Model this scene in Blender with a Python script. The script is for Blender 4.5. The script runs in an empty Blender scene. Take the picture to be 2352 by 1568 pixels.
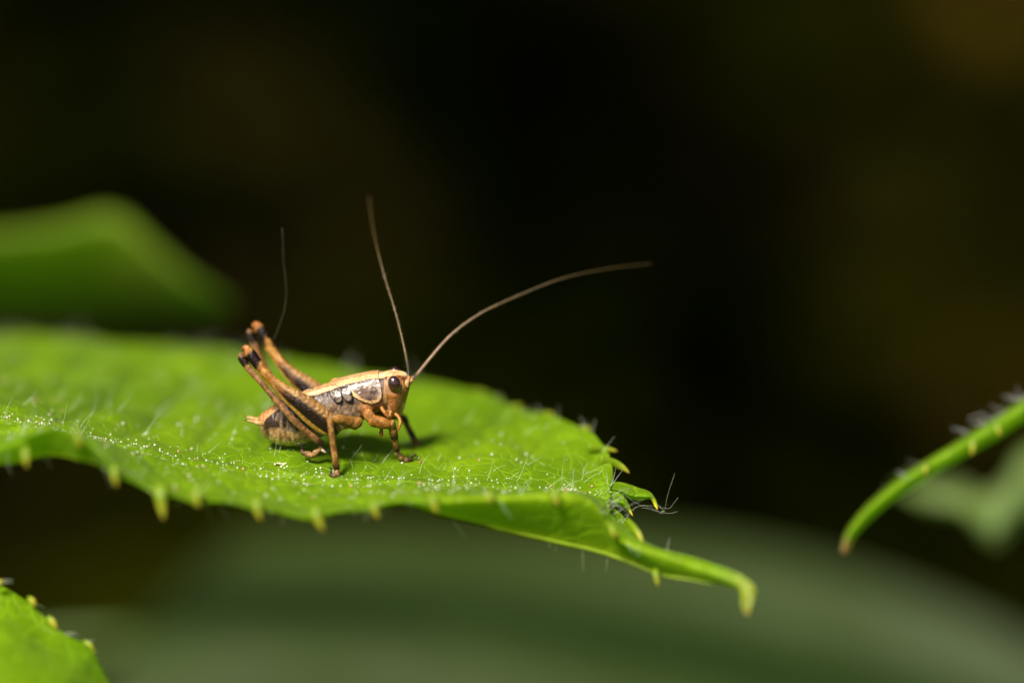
import bpy, math, random
import numpy as np
from mathutils import Vector

random.seed(7)
RNG = np.random.default_rng(11)
scene = bpy.context.scene
COL = scene.collection
scene.unit_settings.system = 'METRIC'
scene.unit_settings.scale_length = 0.01          # one unit is one centimetre

# ------------------------------------------------------------------ camera
PITCH = math.radians(15.0)
DIST = 18.0                                       # camera to plane of focus, cm
PXU = 375.0                                       # photo pixels (2352 wide) per cm in the plane of focus
cam_data = bpy.data.cameras.new('camera')
cam = bpy.data.objects.new('camera', cam_data)
COL.objects.link(cam)
scene.camera = cam
cam_data.sensor_width = 36.0
cam_data.lens = 36.0 * DIST / (2352.0 / PXU)
cam_data.clip_start = 0.5
cam_data.clip_end = 5000.0
CAM = np.array([0.0, -DIST * math.cos(PITCH), DIST * math.sin(PITCH)])
cam.location = CAM
cam.rotation_euler = (math.pi / 2 - PITCH, 0, 0)
cam_data.dof.use_dof = True
cam_data.dof.focus_distance = DIST + 0.10
APERTURE = 1.35                                   # diameter of the entrance pupil, cm
cam_data.dof.aperture_fstop = cam_data.lens * 1e-3 / APERTURE

# ------------------------------------------------------------------ sky, sun, exposure
SUN_DIR = np.array([-0.32, -0.52, 0.79]); SUN_DIR /= np.linalg.norm(SUN_DIR)
world = bpy.data.worlds.new('World'); scene.world = world; world.use_nodes = True
wn = world.node_tree.nodes; wl = world.node_tree.links
wn.clear()
sky = wn.new('ShaderNodeTexSky'); sky.sky_type = 'NISHITA'; sky.sun_disc = False
sky.sun_elevation = math.asin(SUN_DIR[2])
sky.sun_rotation = math.atan2(SUN_DIR[0], SUN_DIR[1])
bgn = wn.new('ShaderNodeBackground'); bgn.inputs['Strength'].default_value = 0.05
wo = wn.new('ShaderNodeOutputWorld')
wl.new(sky.outputs[0], bgn.inputs['Color']); wl.new(bgn.outputs[0], wo.inputs[0])
sun_data = bpy.data.lights.new('sun', 'SUN')
sun_data.energy = 4.8
sun_data.angle = math.radians(14)
sun_data.color = (1.0, 0.93, 0.80)
sun = bpy.data.objects.new('sun', sun_data); COL.objects.link(sun)
sun.rotation_euler = Vector(SUN_DIR).to_track_quat('Z', 'Y').to_euler()
sun.location = Vector(SUN_DIR) * 60
scene.view_settings.view_transform = 'Standard'
scene.view_settings.look = 'None'
scene.view_settings.exposure = 1.0
scene.view_settings.gamma = 1.0
scene.cycles.use_denoising = True
scene.cycles.max_bounces = 8
scene.cycles.transparent_max_bounces = 8
scene.cycles.sample_clamp_indirect = 6.0

# ------------------------------------------------------------------ geometry helpers
FWD = np.array([0.0, math.cos(PITCH), -math.sin(PITCH)])
RIGHT = np.array([1.0, 0.0, 0.0])
UP = np.array([0.0, math.sin(PITCH), math.cos(PITCH)])

def P(px, py, d):
    """world point seen at photo pixel (px,py), d cm behind the plane of focus"""
    px, py, d = np.broadcast_arrays(np.asarray(px, float), np.asarray(py, float), np.asarray(d, float))
    dep = (DIST + d)[..., None]
    k = dep / DIST / PXU
    return CAM + FWD * dep + RIGHT * ((px[..., None] - 1176.0) * k) + UP * ((784.0 - py[..., None]) * k)

def proj(w):
    q = np.asarray(w) - CAM
    dep = q @ FWD
    return 1176 + (q @ RIGHT) / dep * DIST * PXU, 784 - (q @ UP) / dep * DIST * PXU, dep - DIST

def ZX(zx): return 526.75 + np.asarray(zx, float) * 0.25778
def ZY(zy): return 710.5 + np.asarray(zy, float) * 0.25778
def Z(zx, zy, d): return P(ZX(zx), ZY(zy), d)
ZU = PXU / 0.25778                                 # close-up pixels per cm

def spline(pts, n=None, t=None, ts=None):
    """smooth curve through pts (k,...) sampled at n places"""
    p = np.asarray(pts, float); sh = p.shape[1:]; p = p.reshape(len(p), -1)
    if t is None:
        dd = np.linalg.norm(np.diff(p[:, :min(3, p.shape[1])], axis=0), axis=1) ** 0.7 + 1e-6
        t = np.concatenate([[0], np.cumsum(dd)])
    t = np.asarray(t, float)
    m = np.zeros_like(p)
    dt = np.diff(t)[:, None]; sl = np.diff(p, axis=0) / dt
    if len(p) > 2:
        m[1:-1] = (sl[:-1] * dt[1:] + sl[1:] * dt[:-1]) / (dt[1:] + dt[:-1])
    m[0] = sl[0]; m[-1] = sl[-1]
    x = np.linspace(t[0], t[-1], n) if ts is None else np.asarray(ts, float)
    i = np.clip(np.searchsorted(t, x, side='right') - 1, 0, len(p) - 2)
    h = (t[i + 1] - t[i])[:, None]; s = ((x - t[i])[:, None]) / h
    r = ((2*s**3 - 3*s**2 + 1) * p[i] + (s**3 - 2*s**2 + s) * h * m[i]
         + (-2*s**3 + 3*s**2) * p[i + 1] + (s**3 - s**2) * h * m[i + 1])
    return r.reshape((len(x),) + sh)

def smooth(x, a, b):
    t = np.clip((np.asarray(x, float) - a) / (b - a), 0, 1)
    return t * t * (3 - 2 * t)

def mix(a, b, t):
    t = np.asarray(t, float)[..., None]
    return np.asarray(a, float) * (1 - t) + np.asarray(b, float) * t

def _hash(i, j, k):
    n = (i * 73856093) ^ (j * 19349663) ^ (k * 83492791)
    n = (n ^ (n >> 13)) * 1274126177
    return ((n ^ (n >> 16)) & 0xffff) / 65535.0

def vnoise(p, s=1.0):
    q = np.asarray(p, float) * s
    b = np.floor(q).astype(np.int64); f = q - b; f = f * f * (3 - 2 * f)
    r = 0
    for dx in (0, 1):
        for dy in (0, 1):
            for dz in (0, 1):
                w = (f[..., 0] if dx else 1 - f[..., 0]) * (f[..., 1] if dy else 1 - f[..., 1]) * (f[..., 2] if dz else 1 - f[..., 2])
                r = r + w * _hash(b[..., 0] + dx, b[..., 1] + dy, b[..., 2] + dz)
    return r

def fbm(p, s=1.0, o=3):
    r = 0; a = 0.5; t = 0
    for k in range(o):
        r = r + a * vnoise(p, s * 2 ** k); t += a; a *= 0.5
    return r / t

def make(name, verts, faces, mat, parent=None, col=None, smooth_shade=True, uv=None):
    me = bpy.data.meshes.new(name)
    me.from_pydata([tuple(v) for v in np.asarray(verts, float)], [], [tuple(int(i) for i in f) for f in faces])
    if col is not None:
        c = np.ones((len(verts), 4)); c[:, :3] = np.clip(col, 0, 1)
        at = me.color_attributes.new('Col', 'FLOAT_COLOR', 'POINT')
        at.data.foreach_set('color', c.ravel())
    if smooth_shade:
        me.polygons.foreach_set('use_smooth', [True] * len(me.polygons))
    me.materials.append(mat)
    o = bpy.data.objects.new(name, me)
    COL.objects.link(o)
    if parent is not None:
        o.parent = parent
        o.matrix_parent_inverse = parent.matrix_world.inverted()
    return o

def empty(name, loc):
    o = bpy.data.objects.new(name, None); o.location = loc
    o.empty_display_size = 0.2
    COL.objects.link(o)
    o.matrix_world = __import__('mathutils').Matrix.Translation(Vector(loc))
    return o

def tag(o, label=None, cat=None, group=None, kind=None):
    if label: o['label'] = label
    if cat: o['category'] = cat
    if group: o['group'] = group
    if kind: o['kind'] = kind
    return o

def grid_faces(nu, nv, closed_v=False, off=0):
    f = []
    for i in range(nu - 1):
        for j in range(nv if closed_v else nv - 1):
            j2 = (j + 1) % nv
            f.append((off + i * nv + j, off + (i + 1) * nv + j, off + (i + 1) * nv + j2, off + i * nv + j2))
    return f

def loft(c, rn, rl, seg=16, lat=(0.0, 1.0, 0.0), nup=None, power=1.0, caps=True):
    """tube of elliptic rings. returns verts, faces, s(0..1), cos, sin per vertex"""
    c = np.asarray(c, float); n = len(c)
    rn = np.broadcast_to(np.asarray(rn, float), (n,)); rl = np.broadcast_to(np.asarray(rl, float), (n,))
    t = np.gradient(c, axis=0); t /= np.linalg.norm(t, axis=1)[:, None] + 1e-12
    L = np.tile(np.asarray(lat, float), (n, 1))
    L = L - (L * t).sum(1)[:, None] * t; L /= np.linalg.norm(L, axis=1)[:, None] + 1e-9
    N = np.cross(L, t)
    if nup is not None and (N @ np.asarray(nup)).mean() < 0: N = -N
    a = np.linspace(0, 2 * math.pi, seg, endpoint=False)
    ca, sa = np.cos(a), np.sin(a)
    pca, psa = np.sign(ca) * abs(ca) ** power, np.sign(sa) * abs(sa) ** power
    v = c[:, None, :] + N[:, None, :] * (pca[None, :, None] * rn[:, None, None]) + L[:, None, :] * (psa[None, :, None] * rl[:, None, None])
    s = np.repeat(np.linspace(0, 1, n), seg)
    CA = np.tile(ca, n); SA = np.tile(sa, n)
    verts = v.reshape(-1, 3); faces = grid_faces(n, seg, True)
    if caps:
        verts = np.vstack([verts, c[:1], c[-1:]])
        k = n * seg
        for j in range(seg):
            faces.append((k, j, (j + 1) % seg))
            faces.append((k + 1, (n - 1) * seg + (j + 1) % seg, (n - 1) * seg + j))
        s = np.concatenate([s, [0, 1]]); CA = np.concatenate([CA, [0, 0]]); SA = np.concatenate([SA, [0, 0]])
    return verts, faces, s, CA, SA

class Heap:
    """collects many small pieces of one mass into one mesh"""
    def __init__(self): self.v = []; self.f = []; self.c = []; self.n = 0
    def add(self, v, f, c=None):
        v = np.asarray(v, float)
        self.v.append(v); self.f += [tuple(i + self.n for i in q) for q in f]
        self.c.append(np.broadcast_to(np.asarray((1, 1, 1) if c is None else c, float), v.shape)); self.n += len(v)
    def build(self, name, mat, parent=None, smooth_shade=True):
        return make(name, np.vstack(self.v), self.f, mat, parent, np.vstack(self.c), smooth_shade)

# ------------------------------------------------------------------ materials
class Mat:
    def __init__(self, name):
        self.m = bpy.data.materials.new(name); self.m.use_nodes = True
        self.t = self.m.node_tree; self.t.nodes.clear()
        self.out = self.n('ShaderNodeOutputMaterial')
    def n(self, kind, **kw):
        x = self.t.nodes.new(kind)
        for k, v in kw.items(): setattr(x, k, v)
        return x
    def l(self, a, b): self.t.links.new(a, b)
    def noise(self, scale, detail=3, rough=0.55, coord=None):
        x = self.n('ShaderNodeTexNoise'); x.inputs['Scale'].default_value = scale
        x.inputs['Detail'].default_value = detail; x.inputs['Roughness'].default_value = rough
        self.l((coord or self.coord()), x.inputs['Vector']); return x.outputs['Fac']
    def coord(self):
        if not hasattr(self, '_c'): self._c = self.n('ShaderNodeTexCoord').outputs['Object']
        return self._c
    def ramp(self, fac, a, b):
        x = self.n('ShaderNodeMapRange'); x.inputs[1].default_value = a; x.inputs[2].default_value = b
        self.l(fac, x.inputs[0]); return x.outputs[0]
    def mixc(self, fac, a, b, mode='MIX'):
        x = self.n('ShaderNodeMix', data_type='RGBA', blend_type=mode)
        if hasattr(fac, 'is_linked') or hasattr(fac, 'links'): self.l(fac, x.inputs[0])
        else: x.inputs[0].default_value = fac
        for v, i in ((a, 6), (b, 7)):
            if isinstance(v, (tuple, list)): x.inputs[i].default_value = (*v[:3], 1)
            else: self.l(v, x.inputs[i])
        return x.outputs[2]
    def math(self, op, a, b=0.0):
        x = self.n('ShaderNodeMath', operation=op)
        for v, i in ((a, 0), (b, 1)):
            if isinstance(v, (int, float)): x.inputs[i].default_value = v
            else: self.l(v, x.inputs[i])
        return x.outputs[0]
    def attr(self, name='Col'):
        x = self.n('ShaderNodeAttribute'); x.attribute_name = name; return x.outputs['Color']
    def bump(self, h, strength, dist):
        x = self.n('ShaderNodeBump'); x.inputs['Strength'].default_value = strength
        x.inputs['Distance'].default_value = dist; self.l(h, x.inputs['Height']); return x.outputs[0]
    def principled(self, base, rough=0.5, spec=0.5, normal=None, **kw):
        p = self.n('ShaderNodeBsdfPrincipled')
        if isinstance(base, (tuple, list)): p.inputs['Base Color'].default_value = (*base[:3], 1)
        else: self.l(base, p.inputs['Base Color'])
        if isinstance(rough, (int, float)): p.inputs['Roughness'].default_value = rough
        else: self.l(rough, p.inputs['Roughness'])
        p.inputs['Specular IOR Level'].default_value = spec
        if normal is not None: self.l(normal, p.inputs['Normal'])
        for k, v in kw.items():
            p.inputs[k].default_value = v
        return p
    def done(self, sh): self.l(sh, self.out.inputs['Surface']); return self.m

def leaf_material(name, dark, light, trans, tw=0.35, veins=9.0, sheen=0.2, rough=0.5, bump=0.5, spec=0.35, fine=True):
    m = Mat(name)
    n1 = m.ramp(m.noise(1.3, 4), 0.3, 0.7)
    base = m.mixc(n1, dark, light)
    vo = m.n('ShaderNodeTexVoronoi', feature='DISTANCE_TO_EDGE'); vo.inputs['Scale'].default_value = veins
    wob = m.n('ShaderNodeVectorMath', operation='ADD')
    nz = m.n('ShaderNodeTexNoise'); nz.inputs['Scale'].default_value = 5.0; m.l(m.coord(), nz.inputs['Vector'])
    sc = m.n('ShaderNodeVectorMath', operation='SCALE'); sc.inputs['Scale'].default_value = 0.12
    m.l(nz.outputs['Color'], sc.inputs[0]); m.l(m.coord(), wob.inputs[0]); m.l(sc.outputs[0], wob.inputs[1])
    m.l(wob.outputs[0], vo.inputs['Vector'])
    edge = m.ramp(vo.outputs['Distance'], 0.0, 0.09)
    base = m.mixc(m.math('MULTIPLY', m.math('SUBTRACT', 1.0, edge), 0.35), base, tuple(min(1, x * 1.7 + 0.01) for x in light))
    sp = m.ramp(m.noise(38.0, 2), 0.35, 0.75)
    base = m.mixc(m.math('MULTIPLY', sp, 0.35), base, tuple(x * 0.55 for x in dark))
    base = m.mixc(1.0, base, m.attr(), 'MULTIPLY')
    h = m.math('ADD', m.math('MULTIPLY', edge, 0.6), m.math('MULTIPLY', m.noise(60.0, 2), 0.5))
    nor = m.bump(h, bump, 0.02)
    p = m.principled(base, rough, spec, nor)
    p.inputs['Sheen Weight'].default_value = sheen; p.inputs['Sheen Roughness'].default_value = 0.45
    p.inputs['Sheen Tint'].default_value = (0.93, 1.0, 0.80, 1)
    t = m.n('ShaderNodeBsdfTranslucent')
    tc = m.mixc(1.0, m.mixc(n1, trans, tuple(x * 1.15 for x in trans)), m.attr(), 'MULTIPLY')
    m.l(tc, t.inputs['Color']); m.l(nor, t.inputs['Normal'])
    mx = m.n('ShaderNodeMixShader'); mx.inputs[0].default_value = tw
    m.l(p.outputs[0], mx.inputs[1]); m.l(t.outputs[0], mx.inputs[2])
    return m.done(mx.outputs[0])

def chitin(name, rough=0.34, bump=0.35, bscale=90.0, var=0.35, sss=0.12, coat=0.0, spec=0.55, speck=0.5, sscale=70.0):
    m = Mat(name)
    v = m.ramp(m.noise(26.0, 4, 0.65), 0.25, 0.75)
    base = m.mixc(m.math('MULTIPLY', v, var), m.attr(), m.mixc(1.0, m.attr(), (0.38, 0.26, 0.17), 'MULTIPLY'))
    sp = m.ramp(m.noise(sscale, 3, 0.6), 0.50, 0.68)                 # dark speckles of the cuticle
    base = m.mixc(m.math('MULTIPLY', sp, speck), base, m.mixc(1.0, m.attr(), (0.22, 0.13, 0.08), 'MULTIPLY'))
    lt = m.ramp(m.noise(sscale * 1.3, 2, 0.5), 0.60, 0.75)           # pale granules
    base = m.mixc(m.math('MULTIPLY', lt, speck * 0.5), base, m.mixc(1.0, m.attr(), (1.7, 1.8, 1.9), 'MULTIPLY'))
    nor = m.bump(m.math('ADD', m.noise(bscale, 2), m.math('MULTIPLY', m.noise(bscale * 0.3, 2), 0.8)), bump, 0.006)
    rg = m.math('ADD', m.math('MULTIPLY', m.noise(40.0, 2), 0.3), rough - 0.15)
    p = m.principled(base, rg, spec, nor)
    p.inputs['Subsurface Weight'].default_value = sss
    p.inputs['Subsurface Radius'].default_value = (1.0, 0.5, 0.25)
    p.inputs['Subsurface Scale'].default_value = 0.025
    p.inputs['Coat Weight'].default_value = coat; p.inputs['Coat Roughness'].default_value = 0.25
    return m.done(p.outputs[0])

def plain(name, rough=0.5, trans=0.0, spec=0.4, color=None, bumps=40.0):
    m = Mat(name)
    c = m.attr() if color is None else color
    if color is not None:
        c = m.mixc(m.ramp(m.noise(12, 3), 0.3, 0.7), tuple(x * 0.75 for x in color), color)
    p = m.principled(c, rough, spec, m.bump(m.noise(bumps, 2), 0.2, 0.01))
    if trans > 0:
        t = m.n('ShaderNodeBsdfTranslucent')
        if color is None: m.l(c, t.inputs['Color'])
        else: m.l(c, t.inputs['Color'])
        mx = m.n('ShaderNodeMixShader'); mx.inputs[0].default_value = trans
        m.l(p.outputs[0], mx.inputs[1]); m.l(t.outputs[0], mx.inputs[2])
        return m.done(mx.outputs[0])
    return m.done(p.outputs[0])

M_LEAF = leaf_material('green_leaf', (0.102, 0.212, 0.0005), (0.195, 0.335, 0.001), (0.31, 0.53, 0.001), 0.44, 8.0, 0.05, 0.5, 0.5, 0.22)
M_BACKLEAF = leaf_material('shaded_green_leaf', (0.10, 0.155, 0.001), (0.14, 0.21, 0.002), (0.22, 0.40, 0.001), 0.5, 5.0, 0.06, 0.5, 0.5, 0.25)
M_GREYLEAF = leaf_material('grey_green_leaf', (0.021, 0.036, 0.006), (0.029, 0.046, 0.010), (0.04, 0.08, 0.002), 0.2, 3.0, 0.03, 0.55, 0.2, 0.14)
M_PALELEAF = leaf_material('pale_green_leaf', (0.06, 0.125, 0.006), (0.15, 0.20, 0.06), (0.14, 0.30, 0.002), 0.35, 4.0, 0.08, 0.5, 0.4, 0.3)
M_TOOTH = plain('leaf_tooth', 0.45, 0.35)
M_HAIR = plain('leaf_hair', 0.35, 0.4, 0.6)
M_POLLEN = plain('pollen', 0.5, 0.2)
M_BODY = chitin('cricket_cuticle', 0.30, 0.8, 80.0, 0.4, 0.06, 0.0, 0.35, 0.6, 55.0)
M_LEG = chitin('cricket_leg', 0.25, 1.0, 110.0, 0.6, 0.04, 0.0, 0.26, 0.9, 75.0)
M_GLOSS = chitin('cricket_shield', 0.28, 1.0, 55.0, 0.3, 0.03, 0.2, 0.5, 0.6, 40.0)
M_PAD = chitin('cricket_wing_pad', 0.28, 1.0, 38.0, 0.4, 0.02, 0.0, 0.42, 0.8, 45.0)
M_ANT = chitin('cricket_antenna', 0.45, 0.3, 150.0, 0.3, 0.0)
me_ = Mat('cricket_eye')
M_EYE = me_.done(me_.principled(me_.mixc(me_.ramp(me_.noise(30, 2), 0.3, 0.7), (0.016, 0.004, 0.002), (0.04, 0.012, 0.006)), 0.3, 0.6,
                                me_.bump(me_.noise(220, 1), 0.25, 0.002), **{'Coat Weight': 1.0, 'Coat Roughness': 0.13}).outputs[0])
M_SILK = plain('spider_silk', 0.3, 0.3, 0.8, (0.50, 0.53, 0.36))
M_SOIL = plain('dark_soil', 1.0, 0.0, 0.0, (0.022, 0.018, 0.003), 3.0)
M_UNDER = plain('undergrowth_leaf', 0.8, 0.2, 0.02)
M_STEM = plain('plant_stem', 0.5, 0.1, 0.4, (0.10, 0.17, 0.03))

# ------------------------------------------------------------------ ground and far bank
def ground_height(x, y):
    r = smooth(y, 26, 75) * 34 + smooth(-y, 60, 160) * 10 + smooth(np.abs(x), 70, 200) * 20
    return -17 + r + (fbm(np.stack([x, y, x * 0], -1), 0.09, 3) - 0.5) * 5
gx = np.concatenate([[-2500, -900, -400], np.linspace(-200, 200, 81), [400, 900, 2500]])
gy = np.concatenate([[-2500, -900, -400], np.linspace(-200, 200, 81), [400, 900, 2500]])
GX, GY = np.meshgrid(gx, gy, indexing='ij')
GV = np.stack([GX, GY, ground_height(GX, GY)], -1).reshape(-1, 3)
ground = make('ground', GV, grid_faces(len(gx), len(gy)), M_SOIL)
tag(ground, 'dark shaded soil bank behind the leaves', kind='structure')

def leaf_bits(hp, c, size, nrm, col, fold=0.15):
    """one simple folded leaf (6 triangles) of a foliage mass"""
    n = nrm / np.linalg.norm(nrm)
    a = np.cross(n, RNG.normal(size=3)); a /= np.linalg.norm(a)
    b = np.cross(n, a)
    w = size * RNG.uniform(0.3, 0.42)
    v = [c - a * size * 0.5, c - a * 0.1 * size + b * w - n * fold * size, c + a * size * 0.22 + b * w * 0.8 - n * fold * size,
         c + a * size * 0.5 - n * 0.1 * size, c + a * size * 0.22 - b * w * 0.8 - n * fold * size, c - a * 0.1 * size - b * w - n * fold * size,
         c + a * 0.05 * size]
    f = [(0, 1, 6), (1, 2, 6), (2, 3, 6), (3, 4, 6), (4, 5, 6), (5, 0, 6)]
    hp.add(v, f, col)

# low plants on the shaded bank
hp = Heap()
for k in range(1700):
    y = RNG.uniform(14, 62); x = RNG.uniform(-1, 1) * (8 + 0.32 * (y + 18))
    z = float(ground_height(np.array(x), np.array(y))) + RNG.uniform(0.2, 5.0)
    if z > 4.66 - (y + 17.4) * math.tan(math.radians(7.5)) + 1: continue
    q = np.array([x, y, z])
    h = fbm(q + 50, 0.085, 2)
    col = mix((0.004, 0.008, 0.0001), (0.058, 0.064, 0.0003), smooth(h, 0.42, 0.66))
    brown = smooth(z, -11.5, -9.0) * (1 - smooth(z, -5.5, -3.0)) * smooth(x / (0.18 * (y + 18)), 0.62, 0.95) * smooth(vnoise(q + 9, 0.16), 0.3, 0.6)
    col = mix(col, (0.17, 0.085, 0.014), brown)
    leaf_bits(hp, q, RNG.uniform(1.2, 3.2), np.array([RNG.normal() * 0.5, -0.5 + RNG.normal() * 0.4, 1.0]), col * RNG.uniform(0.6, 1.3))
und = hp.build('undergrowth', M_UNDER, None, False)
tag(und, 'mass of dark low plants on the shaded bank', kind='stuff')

# foliage added overhead, out of view, to keep sun and sky off the bank
hp = Heap()
for k in range(6500):
    y = RNG.uniform(4.6, 95); x = RNG.uniform(-45, 45)
    z = 4.2 + smooth(y, 6, 50) * 16 + RNG.uniform(0, 1) ** 1.3 * 9
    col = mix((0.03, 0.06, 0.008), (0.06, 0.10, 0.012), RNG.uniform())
    if y < 9 and -6.0 < x < -1.2: continue
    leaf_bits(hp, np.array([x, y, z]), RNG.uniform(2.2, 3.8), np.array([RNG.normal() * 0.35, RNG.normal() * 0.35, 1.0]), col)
can = hp.build('unseen_shade_foliage', M_UNDER, None, False)
tag(can, 'dense leaves added out of view to shade the bank', kind='stuff')

# ------------------------------------------------------------------ the main leaf
#        B (back margin)        M (line of focus)       F (front ridge)          L (lower edge)
COLS = [
 ((-760, 905, 1.20), (-760, 925, 1.0), (-760, 945, 0.85), (-760, 958, 0.80)),
 ((-700, 850, 1.80), (-700, 915, 0.9), (-700, 970, 0.10), (-700, 985, 0.06)),
 ((-560, 800, 2.40), (-560, 905, 0.5), (-560, 995, -0.40), (-560, 1015, -0.42)),
 ((-300, 768, 2.90), (-300, 925, 0.1), (-300, 1012, -0.66), (-300, 1050, -0.66)),
 ((-120, 764, 2.95), (-120, 947, 0.0), (-120, 1035, -0.70), (-120, 1075, -0.68)),
 ((0, 766, 2.95), (0, 966, 0.0), (0, 1032, -0.72), (0, 1072, -0.66)),
 ((75, 769, 2.90), (80, 982, 0.0), (72, 998, -0.75), (70, 1058, -0.60)),
 ((150, 774, 2.85), (155, 996, 0.0), (140, 982, -0.76), (140, 1050, -0.58)),
 ((230, 781, 2.80), (240, 1012, 0.0), (222, 1030, -0.77), (230, 1076, -0.68)),
 ((310, 788, 2.75), (320, 1028, 0.0), (290, 1103, -0.77), (292, 1110, -0.74)),
 ((420, 796, 2.70), (430, 1050, 0.0), (410, 1146, -0.77), (412, 1154, -0.75)),
 ((540, 808, 2.60), (560, 1070, 0.0), (560, 1162, -0.74), (562, 1170, -0.72)),
 ((660, 826, 2.45), (690, 1084, 0.0), (690, 1190, -0.72), (692, 1198, -0.70)),
 ((780, 848, 2.25), (800, 1094, 0.0), (830, 1172, -0.67), (832, 1180, -0.65)),
 ((900, 868, 2.00), (920, 1101, 0.0), (950, 1154, -0.62), (950, 1166, -0.60)),
 ((1020, 884, 1.75), (1040, 1107, 0.0), (1060, 1146, -0.57), (1060, 1192, -0.42)),
 ((1120, 904, 1.50), (1150, 1112, 0.0), (1180, 1143, -0.52), (1170, 1218, -0.32)),
 ((1200, 938, 1.25), (1240, 1117, 0.0), (1280, 1141, -0.49), (1280, 1243, -0.28)),
 ((1290, 962, 0.95), (1320, 1122, 0.0), (1345, 1148, -0.46), (1370, 1264, -0.28)),
 ((1370, 1004, 0.62), (1385, 1136, 0.0), (1385, 1178, -0.42), (1440, 1287, -0.30)),
 ((1402, 1050, 0.38), (1400, 1136, -0.02), (1396, 1206, -0.42), (1500, 1311, -0.34)),
 ((1408, 1098, 0.20), (1402, 1150, -0.08), (1404, 1224, -0.44), (1530, 1320, -0.39)),
 ((1392, 1136, 0.04), (1398, 1168, -0.14), (1420, 1238, -0.45), (1558, 1325, -0.43)),
 ((1422, 1188, -0.06), (1432, 1208, -0.22), (1470, 1258, -0.47), (1590, 1330, -0.46)),
 ((1480, 1244, -0.24), (1500, 1253, -0.33), (1555, 1284, -0.51), (1635, 1339, -0.50)),
 ((1608, 1284, -0.45), (1612, 1290, -0.50), (1640, 1312, -0.56), (1672, 1347, -0.55)),
 ((1712, 1326, -0.58), (1708, 1331, -0.60), (1700, 1342, -0.62), (1700, 1358, -0.60)),
 ((1734, 1348, -0.61), (1727, 1352, -0.63), (1714, 1360, -0.64), (1701, 1370, -0.62)),
 ((1732, 1382, -0.62), (1727, 1386, -0.64), (1714, 1388, -0.64), (1702, 1388, -0.62)),
 ((1722, 1410, -0.62), (1719, 1412, -0.63), (1714, 1412, -0.63), (1708, 1408, -0.62)),
]
NU, NV = 460, 130
def leaf_surface(cols, nu, nv, cup=True):
    rows = []
    for B, M, F, L in cols:
        B, M, F, L = map(np.array, (B, M, F, L))
        B, M, F, L = (x.astype(float) for x in (B, M, F, L))
        Q3 = B * 0.10 + M * 0.90
        if cup:
            k = float(smooth(M[0], 420, 650) * (1 - smooth(M[0], 1180, 1330)))
            Q3 = Q3 * (1 - k) + np.array([M[0] - 6, M[1] - 46, 0.26]) * k
        Q1 = B + (Q3 - B) * 0.34 + np.array([0, 3, 0]); Q2 = B + (Q3 - B) * 0.68 + np.array([0, 2, 0])
        N = (M + F) / 2 + np.array([0, -3, 0])
        K = (F + L) / 2 + np.array([0, 0, -0.02])
        rows.append([B, Q1, Q2, Q3, M, N, F, K, L])
    rows = np.array(rows)                                   # (ncol, 9, 3)
    ctrl = P(rows[..., 0], rows[..., 1], rows[..., 2])       # world
    tu = np.concatenate([[0], np.cumsum(np.linalg.norm(np.diff(ctrl, axis=0), axis=2).mean(1) ** 0.8)])
    A = spline(ctrl, nu, tu)                                # (nu, 9, 3)
    tv = np.array([0, 1.0, 2.0, 2.9, 3.4, 4.0, 4.6, 5.0, 5.4])
    S = spline(np.swapaxes(A, 0, 1), nv, tv)                # (nv, nu, 3)
    return np.swapaxes(S, 0, 1), tv, np.linspace(0, tv[-1], nv)

S, TV, VV = leaf_surface(COLS, NU, NV)
du = np.gradient(S, axis=0); dv = np.gradient(S, axis=1)
NRM = np.cross(du, dv); NRM /= np.linalg.norm(NRM, axis=2)[..., None] + 1e-12
if NRM[NU // 3, NV // 3, 2] < 0: NRM = -NRM
spx, spy, spd = proj(S)
# veins pressed into the blade, quilted between them
vein = np.zeros((NU, NV))
taper = (1 - smooth(spx, 1330, 1480)) * smooth(spx, -700, -400)
for k in range(16):
    x0 = -650 + k * 150
    line = spx - (x0 + (spd) * 120 + 14 * np.sin(spd * 3 + k))
    vein -= 0.034 * np.exp(-(line / 16) ** 2) * smooth(spd, 0.05, 0.5)
    vein += 0.036 * np.exp(-((line - 75) / 50) ** 2) * smooth(spd, 0.1, 0.6)
    line2 = spx - (x0 + 40 - spd * 190)
    vein -= 0.012 * np.exp(-(line2 / 12) ** 2) * smooth(-spd, 0.02, 0.3)
mid = np.abs(VV[None, :] - 3.55 + 0.02 * np.sin(np.arange(NU) / 15)[:, None])
vein -= 0.016 * np.exp(-(mid / 0.05) ** 2)
vein += 0.012 * np.exp(-((mid - 0.14) / 0.07) ** 2)
edgefade = smooth(VV, 0, 0.5)[None, :] * (1 - smooth(VV, 4.2, 4.6))[None, :]
SD = S + NRM * ((vein * taper + (fbm(S, 2.2, 3) - 0.5) * 0.11 * taper + (fbm(S + 7, 9.0, 2) - 0.5) * 0.010 * taper) * (0.25 + 0.75 * edgefade))[..., None]
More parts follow.
